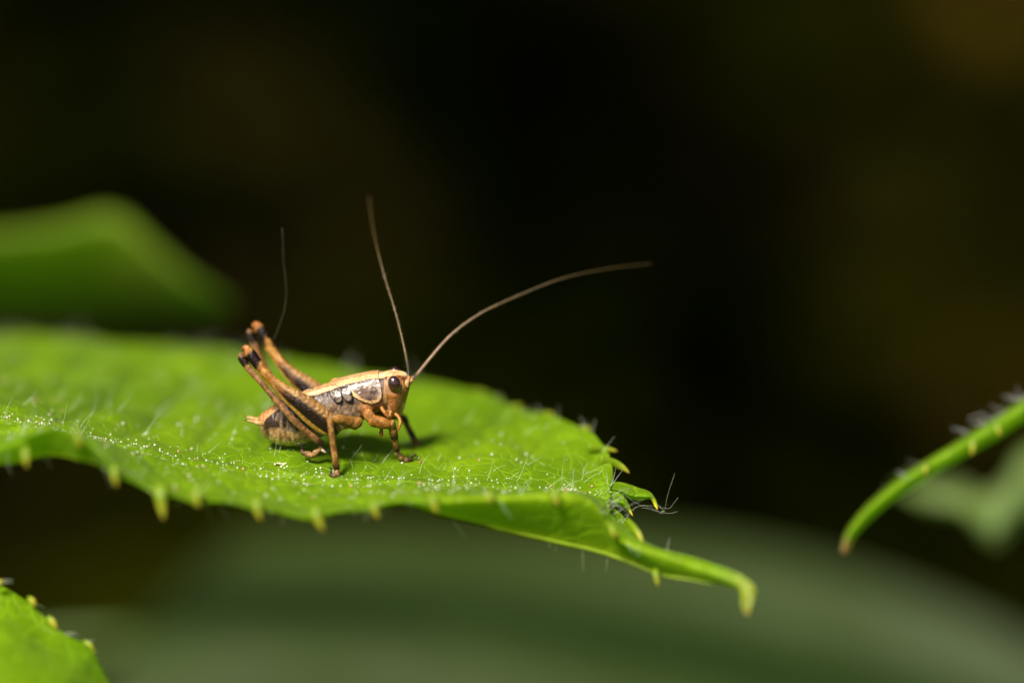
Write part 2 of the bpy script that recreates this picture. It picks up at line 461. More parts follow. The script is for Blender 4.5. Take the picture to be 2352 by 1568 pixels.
# small irregular scallops on the back margin
scal = (fbm(np.stack([np.arange(NU) / 9.0, np.zeros(NU), np.zeros(NU)], -1), 1.0, 2) - 0.5)
inw = (S[:, 6] - S[:, 0]); inw /= np.linalg.norm(inw, axis=1)[:, None]
toothx = np.array([-190, -60, 58, 176, 262, 368, 450, 588, 724, 856, 992, 1124.])
fx = proj(S[:, int(NV * 4.6 / 5.4)])[0]
kk_ = np.clip(np.searchsorted(toothx, fx) - 1, 0, len(toothx) - 2)
phs = np.clip((fx - toothx[kk_]) / (toothx[kk_ + 1] - toothx[kk_]), 0, 1)
lobe = np.sin(math.pi * phs ** 0.75) ** 1.0 * smooth(fx, -190, -100) * (1 - smooth(fx, 960, 1000)) * (1 - 0.6 * np.exp(-((fx - 140) / 90) ** 2))
SD -= inw[:, None, :] * (lobe[:, None] * 0.075 * smooth(VV, 3.9, 4.7)[None, :])[..., None]
SD += (inw[:, None, :] * (scal[:, None] * 0.10 * (1 - smooth(VV, 0, 0.7))[None, :])[..., None]) * smooth(np.arange(NU), 90, 120)[:, None, None] * (1 - smooth(spx[:, 0], 1380, 1440))[:, None, None]
lcol = np.ones((NU, NV, 3))
tipk = smooth(np.arange(NU) / NU, 0.945, 0.975)[:, None] * np.ones((1, NV))
lcol = mix(lcol, (2.3, 1.45, 40.0), tipk)
tipb = smooth(np.arange(NU) / NU, 0.988, 1.0)[:, None] * np.ones((1, NV))
lcol = mix(lcol, (2.3, 0.95, 70.0), tipb)
rim = np.exp(-((VV - 5.4) / 0.10) ** 2) + 0.9 * np.exp(-((VV - 4.6) / 0.10) ** 2) * smooth(spx[:, :1], 940, 1010)
lcol = mix(lcol, (1.9, 1.45, 2.0), np.clip(rim * 0.8, 0, 1))

def clip_free(name, V, F, mat, parent, col):
    o = make(name, V, F, mat, parent)
    c = np.ones((len(V), 4)); c[:, :3] = col
    at = o.data.color_attributes.new('Col', 'FLOAT_COLOR', 'POINT'); at.data.foreach_set('color', c.ravel())
    return o

main_leaf = empty('bramble_leaf', tuple(P(-760, 930, 0.95)))
tag(main_leaf, 'big toothed green leaf that the brown cricket stands on', 'leaf')
clip_free('blade', SD.reshape(-1, 3), grid_faces(NU, NV), M_LEAF, main_leaf, lcol.reshape(-1, 3))

def leaf_at(px, py):
    """depth of the upper leaf surface seen at a pixel"""
    jm = int(NV * 4.6 / 5.4)
    X, Y, D_ = (a[:, :jm] for a in proj(SD))
    d2 = (X - px) ** 2 + (Y - py) ** 2
    ii = np.argsort(d2.ravel())[:6]
    w = 1 / (d2.ravel()[ii] + 1.0)
    return float((D_.ravel()[ii] * w).sum() / w.sum())

def leaf_tooth(parent, path, widths, flat=0.35, yellow=0.45, n=18, seg=10, dark=1.0):
    """one tooth of a leaf margin: green base, yellow tip, brownish point"""
    p = spline(P(*np.array(path, float).T), n)
    r = np.interp(np.linspace(0, 1, n), np.linspace(0, 1, len(widths)), widths) / PXU
    v, f, s, ca, sa = loft(p, r, r * flat, seg)
    c = mix((0.17 * dark, 0.27 * dark, 0.002), (0.46, 0.44, 0.03), smooth(s, yellow - 0.1, yellow + 0.4))
    c = mix(c, (0.50, 0.27, 0.08), smooth(s, 0.88, 1.0))
    return make('tooth', v, f, M_TOOTH, parent, c)

# teeth hanging from the front margin: (x, y, dx, dy, half width)
for (x, y, dx, dy, w, d) in [(58, 1040, 4, 34, 11, -0.76), (176, 1000, 12, 26, 9, -0.78), (262, 1082, 6, 36, 11, -0.78), (368, 1135, 8, 58, 15, -0.78),
                             (450, 1132, 6, 34, 12, -0.77), (588, 1158, 12, 38, 12, -0.75), (724, 1180, 20, 40, 14, -0.74), (856, 1162, 14, 30, 11, -0.70),
                             (992, 1148, 14, 30, 12, -0.66), (1124, 1136, 6, 20, 9, -0.58), (1272, 1136, 12, 26, 11, -0.55), (1404, 1214, 12, 22, 10, -0.50),
                             (1506, 1316, 6, 30, 8, -0.42), (-60, 1058, 6, 30, 11, -0.74), (-190, 1050, 6, 30, 11, -0.72)]:
    leaf_tooth(main_leaf, [(x - dx * 0.3, y - dy * 0.3, d + 0.04), (x, y, d), (x + dx * 0.55, y + dy * 0.6, d - 0.01), (x + dx, y + dy, d)],
               [w * 1.15, w * 0.95, w * 0.6, 1.5], 0.5, 0.45)
# teeth of the far margin
for (x, y, dx, dy, w, d) in [(1180, 936, 18, -6, 9, 1.28), (1098, 905, 14, -8, 9, 1.5), (1250, 952, 22, -4, 8, 1.05), (1340, 985, 18, -4, 8, 0.75),
                             (1384, 1030, 34, 6, 9, 0.5), (1412, 1064, 34, 22, 11, 0.34)]:
    leaf_tooth(main_leaf, [(x - dx, y - dy * 0.4 + 3, d - 0.02), (x, y, d), (x + dx * 0.6, y + dy * 0.5, d), (x + dx, y + dy, d)],
               [w * 1.3, w, w * 0.7, 1.2], 0.4, 0.55)

def big_tooth(parent, upper, lower, ridge, d0, d1, n=26):
    """a long tooth of the margin as a folded lobe: upper edge, lower edge, ridge between"""
    U = spline(np.array(upper, float), n); Lw = spline(np.array(lower, float), n); R = spline(np.array(ridge, float), n)
    dd = np.linspace(d0, d1, n)
    rows = []
    for k in range(9):
        t = k / 8
        if t < 0.6: q = U * (1 - t / 0.6) + R * (t / 0.6); dz = 0.10 * (1 - t / 0.6)
        else: q = R * (1 - (t - 0.6) / 0.4) + Lw * ((t - 0.6) / 0.4); dz = 0.05 * ((t - 0.6) / 0.4)
        f = 1 - np.linspace(0, 1, n) ** 3
        rows.append(P(q[:, 0], q[:, 1], dd + dz * f))
    V = np.swapaxes(np.array(rows), 0, 1)
    s = np.repeat(np.linspace(0, 1, n), 9)
    c = mix((1, 1, 1), (4.2, 2.2, 8.0), smooth(s, 0.72, 0.92))
    c = mix(c, (4.6, 1.1, 8.0), smooth(s, 0.93, 1.0))
    return clip_free('tooth', V.reshape(-1, 3), grid_faces(n, 9), M_LEAF, parent, c)

# close-up pixel of the tip region: source (2200..2700, 1700..2100), 3.92x
def T(x, y): return ((2200 + x / 3.92) * 0.6125, (1700 + y / 3.92) * 0.6125)
big_tooth(main_leaf, [T(300, 400), T(560, 430), T(760, 500), T(930, 560), T(1000, 640), T(1040, 740), T(1045, 820)],
          [T(300, 560), T(520, 600), T(640, 665), T(800, 690), T(940, 670), T(990, 760), T(1035, 822)],
          [T(300, 500), T(540, 560), T(660, 610), T(820, 620), T(960, 640), T(1025, 750), T(1042, 824)], 0.10, 0.10)
big_tooth(main_leaf, [T(150, 520), T(360, 540), T(520, 600), T(590, 680), T(640, 790), T(665, 850), T(680, 912)],
          [T(150, 680), T(300, 720), T(400, 762), T(520, 775), T(600, 830), T(640, 880), T(674, 914)],
          [T(150, 640), T(280, 680), T(420, 700), T(540, 720), T(620, 800), T(655, 860), T(678, 915)], 0.0, 0.0)
big_tooth(main_leaf, [T(200, 720), T(400, 800), T(520, 900), T(620, 1020), T(720, 1130), T(790, 1220), T(822, 1310)],
          [T(240, 1050), T(380, 1120), T(520, 1190), T(640, 1190), T(720, 1220), T(770, 1270), T(808, 1312)],
          [T(220, 960), T(380, 1060), T(520, 1130), T(640, 1140), T(730, 1190), T(780, 1250), T(816, 1314)], -0.12, -0.08)

iL = np.where((spx[:, -1] > 985) & (spx[:, -1] < 1640))[0]
cm = SD[iL, -1] + np.array([0, 0, -0.004])
rmid = np.interp(np.linspace(0, 1, len(iL)), [0, 0.25, 0.7, 1], [0.004, 0.013, 0.011, 0.001])
v, f, s, ca, sa = loft(cm, rmid, rmid, 10)
make('midrib', v, f, M_TOOTH, main_leaf, np.tile((0.24, 0.36, 0.008), (len(v), 1)) * (0.8 + 0.4 * vnoise(v, 12.0))[:, None])
leaf_tooth(main_leaf, [(1440, 1196, -0.22), (1456, 1212, -0.30), (1468, 1228, -0.34), (1478, 1249, -0.36)], [9, 8, 6, 1], 0.4, 0.5)
# petiole and stem that carry the leaf, beyond the left of the picture
v, f, s, ca, sa = loft(spline(np.vstack([P([-740, -830, -960], [928, 950, 1010], [0.96, 1.0, 1.2])]), 20), 0.045, 0.045, 10)
make('petiole', v, f, M_STEM, main_leaf, np.ones((len(v), 3)))
base = P(-960, 1010, 1.2)
v, f, s, ca, sa = loft(spline(np.array([base + (0.4, 0.3, 3), base, base + (-0.2, 0.2, -4), base + (-0.1, 0.6, -10), base + (0.5, 0.8, -20)]), 40), np.linspace(0.09, 0.2, 40), np.linspace(0.09, 0.2, 40), 12)
make('stem', v, f, M_STEM, main_leaf, np.ones((len(v), 3)))

# hairs on the blade
def hair(hp, p, direc, length, r, col=(0.75, 0.80, 0.62), n=5, bend=None):
    direc = direc / (np.linalg.norm(direc) + 1e-9)
    b = RNG.normal(size=3) * 0.25 * length if bend is None else np.asarray(bend)
    t = np.linspace(0, 1, n)[:, None]
    c = p + direc * length * t + b * t ** 2
    v, f, *_ = loft(c, np.linspace(r, r * 0.25, n), np.linspace(r, r * 0.25, n), 4, lat=(0.31, 0.8, 0.5), caps=False)
    hp.add(v, f, col)

hp = Heap()
jF = int(NV * 4.45 / 5.4)
for k in range(270):
    i = RNG.integers(70, NU - 30); j = RNG.integers(2, jF)
    q = SD[i, j]; x, y, d = proj(q)
    if x < -250 or x > 1440: continue
    near = math.exp(-(d / 0.35) ** 2)
    if RNG.uniform() > 0.6 + 0.4 * near: continue
    hair(hp, q, NRM[i, j] * RNG.uniform(0.5, 1.0) + np.array([0.5, 0, 0.1]) * RNG.uniform(0.1, 1.2) + RNG.normal(size=3) * 0.25, RNG.uniform(0.05, 0.16), 0.0011 + 0.0006 * float(smooth(abs(d), 0.15, 0.5)))
for k in range(130):                                  # hairs along the margins
    i = RNG.integers(100, NU - 12); back = RNG.uniform() < 0.55
    j = 0 if back else (NV - 1 if RNG.uniform() < 0.6 else int((NV - 1) * 4.6 / 5.4))
    if spx[i, 0] > 1470 and RNG.uniform() < 0.8: continue
    q = SD[i, j]; o_ = SD[i, j] - SD[i, j + 6 if back else j - 6]
    o_ /= np.linalg.norm(o_) + 1e-9
    hair(hp, q, o_ * 0.8 + np.array([0.4, 0, 0.35 if back else -0.5]) + RNG.normal(size=3) * 0.35, RNG.uniform(0.05, 0.14), 0.0015)
hobj = hp.build('leaf_hairs', M_HAIR, main_leaf); hobj['kind'] = 'stuff'

# pollen dusting
ico_v = []; ph = (1 + 5 ** 0.5) / 2
for a, b in ((1, ph), (1, -ph), (-1, ph), (-1, -ph)):
    ico_v += [(0, a, b), (a, b, 0), (b, 0, a)]
ico_v = np.array(ico_v, float); ico_v /= np.linalg.norm(ico_v[0])
ico_f = []
dm = np.linalg.norm(ico_v[:, None] - ico_v[None], axis=2)
for a in range(12):
    for b in range(a + 1, 12):
        for c in range(b + 1, 12):
            if dm[a, b] < 1.1 and dm[b, c] < 1.1 and dm[a, c] < 1.1:
                nn = np.cross(ico_v[b] - ico_v[a], ico_v[c] - ico_v[a])
                ico_f.append((a, b, c) if nn @ ico_v[a] > 0 else (a, c, b))
cell = np.linalg.norm(np.cross(du, dv), axis=2); cell = np.clip(cell / np.median(cell[90:NU - 110]), 0, 1.6)
hp = Heap()
placed = 0
for k in range(60000):
    if placed > 1000: break
    i = RNG.integers(90, NU - 70); j = RNG.integers(6, jF)
    x, y, d = spx[i, j], spy[i, j], spd[i, j]
    if x < -60 or x > 1500: continue
    dens = 0.03 + 0.95 * math.exp(-((d + 0.02) / 0.10) ** 2) * (0.5 + 0.5 * smooth(vnoise(np.array([x, y, 0.0]), 0.02), 0.3, 0.6)) + 0.14 * math.exp(-(d / 0.5) ** 2)
    if x > 640 and d > 0.1: dens *= 0.55
    if RNG.uniform() > dens * cell[i, j] / 1.3: continue
    r = (0.0026 + 0.0055 * RNG.uniform() ** 2.5) * (1 + 0.25 * smooth(abs(d), 0.15, 0.4))
    c = mix((0.62, 0.62, 0.34), (0.68, 0.70, 0.54), RNG.uniform()) if RNG.uniform() < 0.93 else np.array((0.75, 0.35, 0.30))
    hp.add(ico_v * r + SD[i, j] + NRM[i, j] * r * 0.7, ico_f, c); placed += 1
pol = hp.build('pollen_dust', M_POLLEN, None)
tag(pol, 'fine pale pollen grains scattered over the big leaf', kind='stuff')

# crumbs
def crumb(name, px, py, r, cols, n, label):
    d = leaf_at(px, py); c0 = P(px, py, d)
    hp = Heap()
    for k in range(n):
        o_ = RNG.normal(size=3) * r * np.array([1.1, 0.5, 0.32]); o_[2] = abs(o_[2]) * 0.8 + 0.003
        hp.add(ico_v * RNG.uniform(0.25, 0.5) * r * RNG.uniform(0.7, 1.3, size=(12, 1)) + c0 + o_, ico_f, cols[k % len(cols)])
    ob = hp.build(name, M_POLLEN, None)
    tag(ob, label, 'crumb')
crumb('pollen_clump', 641, 1067, 0.016, [(0.7, 0.66, 0.4), (0.05, 0.035, 0.02), (0.75, 0.7, 0.45)], 26, 'dark-speckled clump of pollen lying on the leaf below the abdomen')
crumb('debris_flake', 965, 1062.5, 0.010, [(0.45, 0.20, 0.05), (0.35, 0.14, 0.03)], 9, 'tiny orange flake lying on the leaf before the front foot')

# ------------------------------------------------------------------ the other leaves
def sheet(name, rows, nu, nv, mat, parent, rough_amp=0.03, tip=None, seed=0, bump_s=1.0, shade_band=None):
    """blade through rows of (px, py, d) control points"""
    r = np.array(rows, float)
    ctrl = P(r[..., 0], r[..., 1], r[..., 2])
    A = spline(np.swapaxes(ctrl, 0, 1), nu); A = spline(np.swapaxes(A, 0, 1), nv)
    A = np.swapaxes(A, 0, 1)
    n = np.cross(np.gradient(A, axis=0), np.gradient(A, axis=1)); n /= np.linalg.norm(n, axis=2)[..., None] + 1e-9
    A = A + n * ((fbm(A + seed, bump_s, 3) - 0.5) * rough_amp)[..., None]
    c = np.ones((nu, nv, 3))
    if tip is not None:
        c = mix(c, tip[2], smooth(np.linspace(0, 1, nu), tip[0], tip[1])[:, None] * np.ones((1, nv)))
    if shade_band is not None:                                  # zone along the groove with shade and missing sheen put into its colour
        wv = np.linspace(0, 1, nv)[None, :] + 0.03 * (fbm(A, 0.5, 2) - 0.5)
        c = mix(c, shade_band[2], np.exp(-((wv - shade_band[0]) / shade_band[1]) ** 2))
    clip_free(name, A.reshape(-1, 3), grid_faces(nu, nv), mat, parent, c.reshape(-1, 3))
    return A, n

# blurred leaf behind on the left, its face turned to the camera
lf = empty('bramble_leaf', tuple(P(-500, 640, 5.6)))
tag(lf, 'arched blurred leaf with dark underside rising behind the big toothed leaf', 'leaf')
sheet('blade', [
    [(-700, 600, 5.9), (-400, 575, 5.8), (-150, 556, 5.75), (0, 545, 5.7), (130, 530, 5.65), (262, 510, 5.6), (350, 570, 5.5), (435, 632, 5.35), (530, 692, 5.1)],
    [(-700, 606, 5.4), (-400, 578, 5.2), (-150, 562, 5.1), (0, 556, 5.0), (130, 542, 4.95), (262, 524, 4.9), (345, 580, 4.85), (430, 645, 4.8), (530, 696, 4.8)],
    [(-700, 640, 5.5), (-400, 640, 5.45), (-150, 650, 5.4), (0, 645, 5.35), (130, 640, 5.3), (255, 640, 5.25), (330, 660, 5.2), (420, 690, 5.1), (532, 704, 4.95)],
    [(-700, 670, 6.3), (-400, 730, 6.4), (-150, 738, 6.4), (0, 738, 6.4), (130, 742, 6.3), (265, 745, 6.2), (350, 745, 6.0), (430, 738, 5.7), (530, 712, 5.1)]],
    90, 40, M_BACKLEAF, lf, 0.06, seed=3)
v, f, s, ca, sa = loft(spline(np.vstack([P([-690, -800, -900], [640, 700, 900], [5.6, 5.7, 6.0]), P(-900, 900, 6.0)[None] + np.array([[0.2, 0.3, -16]])]), 30), 0.06, 0.06, 10)
make('petiole', v, f, M_STEM, lf, np.ones((len(v), 3)))

# folded leaf seen edge-on at the right
lf = empty('bramble_leaf', tuple(P(2700, 760, 0.95)))
tag(lf, 'narrow folded leaf seen edge-on, drooping to a pinkish point', 'leaf')
pr = np.array([(2760, 740), (2600, 800), (2450, 880), (2352, 945), (2240, 1015), (2130, 1078), (2040, 1140), (1980, 1195), (1950, 1235), (1939, 1268)], float)
hw = np.array([9, 36, 31, 25, 21, 18.5, 17, 14.5, 12, 7], float) * (1 + 0.0)
tn = np.gradient(pr, axis=0); tn /= np.linalg.norm(tn, axis=1)[:, None]
nr = np.stack([tn[:, 1], -tn[:, 0]], 1)
nr[nr[:, 1] > 0] *= -1
def prow(k, d): return [tuple(pr[i] + nr[i] * hw[i] * k) + (d,) for i in range(len(pr))]
Af, nf = sheet('blade', [prow(0.75, 1.5), prow(1.0, 1.1), prow(0.3, 0.92), prow(-0.5, 0.95), prow(-1.0, 1.15)], 120, 24, M_LEAF, lf, 0.03, (0.93, 1.0, (2.6, 0.95, 80.0)), 5, 3.0)
for (x, y, dx, dy, w) in [(2236, 1015, -4, 28, 9), (2128, 1070, -4, 18, 9), (2290, 978, 6, 22, 7), (2420, 900, 6, 26, 8)]:
    leaf_tooth(lf, [(x, y - 4, 0.9), (x + dx * 0.5, y + dy * 0.5, 0.88), (x + dx, y + dy, 0.88)], [w, w * 0.8, 2], 0.6, 0.3)
hp = Heap()
for k in range(18):
    i = RNG.integers(12, 100); q = Af[i, RNG.integers(0, 10)]
    hair(hp, q, np.array([-0.7, 0, 0.35]) + RNG.normal(size=3) * 0.4, RNG.uniform(0.04, 0.09), 0.0015, (0.6, 0.62, 0.5))
for (x, y) in [(2225, 985), (2250, 970), (2275, 950), (2300, 945), (2340, 915), (2350, 905), (2085, 1080)]:
    for k in range(3):
        q = P(x + RNG.normal() * 8, y + 8 + RNG.normal() * 4, 0.95)
        hair(hp, q, np.array([-0.8, 0, 0.25]) + RNG.normal(size=3) * 0.3, RNG.uniform(0.06, 0.11), 0.0025, (0.7, 0.7, 0.66))
ho = hp.build('leaf_hairs', M_HAIR, lf); ho['kind'] = 'stuff'
v, f, s, ca, sa = loft(spline(np.vstack([P([2750, 2860, 2950], [745, 730, 900], [1.1, 1.2, 1.5]), P(2950, 900, 1.5)[None] + np.array([[0.3, 0.3, -18]])]), 30), 0.05, 0.05, 10)
make('petiole', v, f, M_STEM, lf, np.ones((len(v), 3)))

# blurred leaf further back on the right
lf = empty('bramble_leaf', tuple(P(2800, 1100, 4.4)))
tag(lf, 'blurred pale leaf with hanging point behind the narrow folded leaf tip', 'leaf')
sheet('blade', [
    [(2062, 1112, 4.4), (2120, 1100, 4.6), (2200, 1104, 4.6), (2262, 1130, 4.4), (2310, 1096, 4.3), (2345, 1030, 4.2), (2440, 1000, 4.3), (2560, 1030, 4.4), (2760, 1080, 4.4)],
    [(2066, 1124, 4.2), (2120, 1128, 4.1), (2200, 1136, 4.0), (2268, 1162, 3.8), (2312, 1130, 3.8), (2350, 1080, 3.8), (2440, 1060, 3.9), (2560, 1070, 4.0), (2760, 1095, 4.2)],
    [(2072, 1136, 4.2), (2120, 1156, 4.1), (2200, 1166, 3.95), (2276, 1206, 3.7), (2316, 1170, 3.75), (2356, 1150, 3.8), (2440, 1140, 3.9), (2560, 1120, 4.0), (2760, 1105, 4.2)],
    [(2080, 1142, 4.3), (2135, 1176, 4.25), (2205, 1188, 4.1), (2286, 1248, 3.75), (2322, 1206, 3.85), (2360, 1204, 4.0), (2440, 1190, 4.1), (2560, 1160, 4.2), (2760, 1112, 4.3)]],
    90, 40, M_PALELEAF, lf, 0.10, seed=8, bump_s=1.6)
v, f, s, ca, sa = loft(spline(np.vstack([P([2750, 2850, 2930], [1098, 1110, 1300], [4.4, 4.5, 4.7]), P(2930, 1300, 4.7)[None] + np.array([[0.3, 0.3, -14]])]), 30), 0.05, 0.05, 10)
make('petiole', v, f, M_STEM, lf, np.ones((len(v), 3)))

# sharp leaf at the bottom left
lf = empty('bramble_leaf', tuple(P(-500, 1700, -0.9)))
tag(lf, 'bright yellow-green leaf with tiny teeth, low in front of the big toothed leaf', 'leaf')
sheet('blade', [
    [(-560, 1420, 1.0), (-380, 1345, 0.9), (-200, 1320, 0.55), (-80, 1325, 0.1), (0, 1340, -0.25), (75, 1388, -0.3), (118, 1432, -0.35), (160, 1462, -0.38), (208, 1484, -0.40), (232, 1530, -0.45), (262, 1590, -0.5), (300, 1690, -0.5), (330, 1800, -0.6)],
    [(-560, 1500, 0.2), (-380, 1440, 0.1), (-200, 1400, -0.1), (-80, 1395, -0.3), (0, 1420, -0.5), (60, 1450, -0.5), (100, 1480, -0.5), (140, 1505, -0.55), (180, 1530, -0.6), (200, 1570, -0.65), (225, 1620, -0.7), (265, 1710, -0.7), (325, 1805, -0.65)],
    [(-560, 1600, -0.6), (-380, 1580, -0.8), (-200, 1560, -0.9), (-80, 1550, -1.0), (0, 1550, -1.0), (40, 1560, -1.0), (80, 1575, -1.0), (110, 1590, -1.0), (140, 1610, -1.0), (160, 1640, -1.0), (180, 1680, -1.0), (240, 1750, -0.9), (320, 1810, -0.7)],
    [(-560, 1700, -1.2), (-380, 1750, -1.5), (-200, 1760, -1.6), (-80, 1760, -1.6), (0, 1760, -1.6), (40, 1760, -1.6), (80, 1765, -1.5), (110, 1770, -1.5), (140, 1775, -1.5), (160, 1780, -1.4), (180, 1790, -1.3), (240, 1800, -1.0), (315, 1815, -0.75)]],
    120, 60, M_LEAF, lf, 0.04, seed=12, bump_s=2.0)
for (x, y, dx, dy, w) in [(74, 1380, 8, 10, 9), (120, 1428, 10, 14, 9), (205, 1484, 12, 14, 10), (0, 1336, 6, -3, 8)]:
    leaf_tooth(lf, [(x - dx, y - dy + 6, -0.36), (x, y, -0.38), (x + dx, y + dy, -0.38)], [w, w * 0.9, 3], 0.6, 0.2)
hp = Heap()
for k, (x, y, dx, dy) in enumerate([(-10, 1335, 40, -9), (-6, 1340, 36, -7), (150, 1455, 24, -8), (158, 1458, 22, -5), (195, 1475, 22, -10), (205, 1492, 22, 2), (84, 1388, 18, 4), (215, 1500, 16, 14)]):
    q0 = P(x, y, -0.36); q1 = P(x + dx, y + dy, -0.30)
    hair(hp, q0, q1 - q0, np.linalg.norm(q1 - q0), 0.004, (0.6, 0.62, 0.5), bend=(0, 0, -0.01))
ho = hp.build('leaf_hairs', M_HAIR, lf); ho['kind'] = 'stuff'
v, f, s, ca, sa = loft(spline(np.vstack([P([-520, -640, -760], [1600, 1650, 1900], [-0.4, 0.0, 0.2]), P(-760, 1900, 0.2)[None] + np.array([[0.1, 0.3, -13]])]), 30), 0.05, 0.05, 10)
make('petiole', v, f, M_STEM, lf, np.ones((len(v), 3)))

# broad blurred leaf below, with a groove along its middle
lf = empty('bramble_leaf', tuple(P(300, 1500, 8.5)))
tag(lf, 'broad grey-green blurred leaf lying low beneath the big toothed leaf', 'leaf')
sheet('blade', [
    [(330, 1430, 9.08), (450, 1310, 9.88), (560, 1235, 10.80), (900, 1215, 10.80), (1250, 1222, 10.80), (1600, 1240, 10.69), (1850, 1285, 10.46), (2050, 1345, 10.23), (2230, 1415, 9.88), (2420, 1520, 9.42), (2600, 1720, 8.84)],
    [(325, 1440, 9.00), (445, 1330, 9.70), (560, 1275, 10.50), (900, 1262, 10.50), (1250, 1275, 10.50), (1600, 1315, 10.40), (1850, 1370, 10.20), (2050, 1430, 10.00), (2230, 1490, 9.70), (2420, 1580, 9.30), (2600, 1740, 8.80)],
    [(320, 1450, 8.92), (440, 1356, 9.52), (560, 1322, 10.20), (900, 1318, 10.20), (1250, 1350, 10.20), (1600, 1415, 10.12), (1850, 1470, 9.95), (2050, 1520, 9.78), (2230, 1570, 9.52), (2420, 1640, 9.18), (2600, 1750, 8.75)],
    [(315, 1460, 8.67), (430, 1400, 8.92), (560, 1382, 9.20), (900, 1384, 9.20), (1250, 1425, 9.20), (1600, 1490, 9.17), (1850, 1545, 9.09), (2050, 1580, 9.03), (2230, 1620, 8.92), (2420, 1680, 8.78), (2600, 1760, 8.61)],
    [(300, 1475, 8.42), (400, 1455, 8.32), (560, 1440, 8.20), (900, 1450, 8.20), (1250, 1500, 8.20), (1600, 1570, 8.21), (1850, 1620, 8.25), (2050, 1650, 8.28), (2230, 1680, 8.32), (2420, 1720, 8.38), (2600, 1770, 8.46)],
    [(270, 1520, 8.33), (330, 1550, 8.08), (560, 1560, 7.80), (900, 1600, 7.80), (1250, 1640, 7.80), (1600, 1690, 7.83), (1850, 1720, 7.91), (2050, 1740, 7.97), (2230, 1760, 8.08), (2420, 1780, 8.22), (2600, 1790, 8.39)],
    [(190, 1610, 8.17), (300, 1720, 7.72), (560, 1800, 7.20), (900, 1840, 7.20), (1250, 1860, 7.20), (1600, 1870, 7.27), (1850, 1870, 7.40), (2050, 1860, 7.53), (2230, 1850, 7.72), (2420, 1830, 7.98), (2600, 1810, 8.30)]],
    120, 80, M_GREYLEAF, lf, 0.06, seed=20, bump_s=0.8, shade_band=(0.37, 0.16, (0.18, 0.50, 0.005)))  # darker green paints in the groove's shade, free of sheen
v, f, s, ca, sa = loft(spline(np.vstack([P([310, 20, -300], [1470, 1490, 1600], [8.6, 8.7, 9.0]), P(-300, 1600, 9.0)[None] + np.array([[-0.5, 0.5, -12]])]), 30), 0.07, 0.07, 10)
make('petiole', v, f, M_STEM, lf, np.ones((len(v), 3)))

# ------------------------------------------------------------------ the bush-cricket
DS = 0.20                                            # depth of the animal's middle plane
RHO = math.radians(18)
O0 = Z(1000, 850, DS)
BL = UP * math.sin(RHO) + FWD * math.cos(RHO)        # across the body, away from the camera
BU = UP * math.cos(RHO) - FWD * math.sin(RHO)        # up the body
def BP(zx, zy, l):
    zx, zy, l = np.broadcast_arrays(np.asarray(zx, float), np.asarray(zy, float), np.asarray(l, float))
    return O0 + (RIGHT * (zx - 1000)[..., None] + BU * ((850 - zy) / math.cos(RHO))[..., None] + BL * l[..., None]) / ZU
def to_body(w):
    q = (np.asarray(w) - O0) * ZU
    return 1000 + q @ RIGHT, 850 - (q @ BU) * math.cos(RHO), q @ BL
def side_view(w):
    """close-up pixel at which a point (mirrored to the near side) would show"""
    zx, zy, l = to_body(w)
    return zx, zy + np.abs(l) * math.sin(RHO), l

cricket = empty('bush_cricket', tuple(Z(900, 1150, DS)))
tag(cricket, 'brown bush-cricket nymph with long antennae standing on the big toothed leaf', 'cricket')

TR = np.array([  # zx, zy, half height, half width of the trunk
 (236, 1012, 10, 10), (250, 1010, 42, 40), (280, 1008, 82, 76), (335, 1016, 136, 122), (430, 1020, 180, 160), (540, 998, 212, 182), (650, 964, 214, 188),
 (780, 915, 204, 186), (900, 878, 210, 184), (1020, 835, 212, 182), (1140, 785, 196, 176), (1250, 745, 178, 166), (1350, 716, 165, 156), (1440, 690, 130, 132), (1500, 680, 60, 70)], float)
nT = 260
tr = spline(TR, nT)
tt = np.gradient(tr[:, :2], axis=0); tt /= np.linalg.norm(tt, axis=1)[:, None]
tn2 = np.stack([tt[:, 1], -tt[:, 0]], 1)              # up in the picture (y down)
tn2[tn2[:, 1] > 0] *= -1
segs = 120
ang = np.linspace(0, 2 * math.pi, segs, endpoint=False)  # 0 = back (dorsal), lateral = sin
def trunk_point(i, phi, k=1.0):
    """i: fractional station, phi angle from the dorsal line"""
    i = np.asarray(i, float); ii = np.arange(nT)
    c = np.stack([np.interp(i, ii, tr[:, j]) for j in range(4)], -1)
    n2 = np.stack([np.interp(i, ii, tn2[:, j]) for j in range(2)], -1)
    cp, sp = np.cos(phi), np.sin(phi)
    pw = 0.86
    a = np.sign(cp) * np.abs(cp) ** pw * c[..., 2] * k; b = np.sign(sp) * np.abs(sp) ** pw * c[..., 3] * k
    return BP(c[..., 0] + n2[..., 0] * a, c[..., 1] + n2[..., 1] * a, b)
I2, A2 = np.meshgrid(np.arange(nT), ang, indexing='ij')
# overlapping rings of the abdomen and thorax
zxs = tr[:, 0]
ringk = np.ones(nT)
seg_edges = np.array([262, 300, 345, 395, 450, 510, 575, 645, 715, 790, 870, 945, 1015])
for a, b in zip(seg_edges[:-1], seg_edges[1:]):
    t = (zxs - a) / (b - a); inside = (t >= 0) & (t < 1)
    ringk[inside] += 0.030 * np.sin(np.clip(t[inside], 0, 1) * math.pi) - 0.045 * np.exp(-(t[inside] / 0.16) ** 2)
fold = 0.020 * np.sin(I2 * 0.9 + 3 * np.sin(A2 * 2)) * (np.abs(np.sin(A2)) > 0.5) * (smooth(zxs, 300, 420) * (1 - smooth(zxs, 640, 760)))[:, None] * smooth(-np.cos(A2), -0.65, -0.1)
TV_ = trunk_point(I2, A2, ringk[:, None] + fold * 0.8)
tverts = TV_.reshape(-1, 3); tfaces = grid_faces(nT, segs, True)
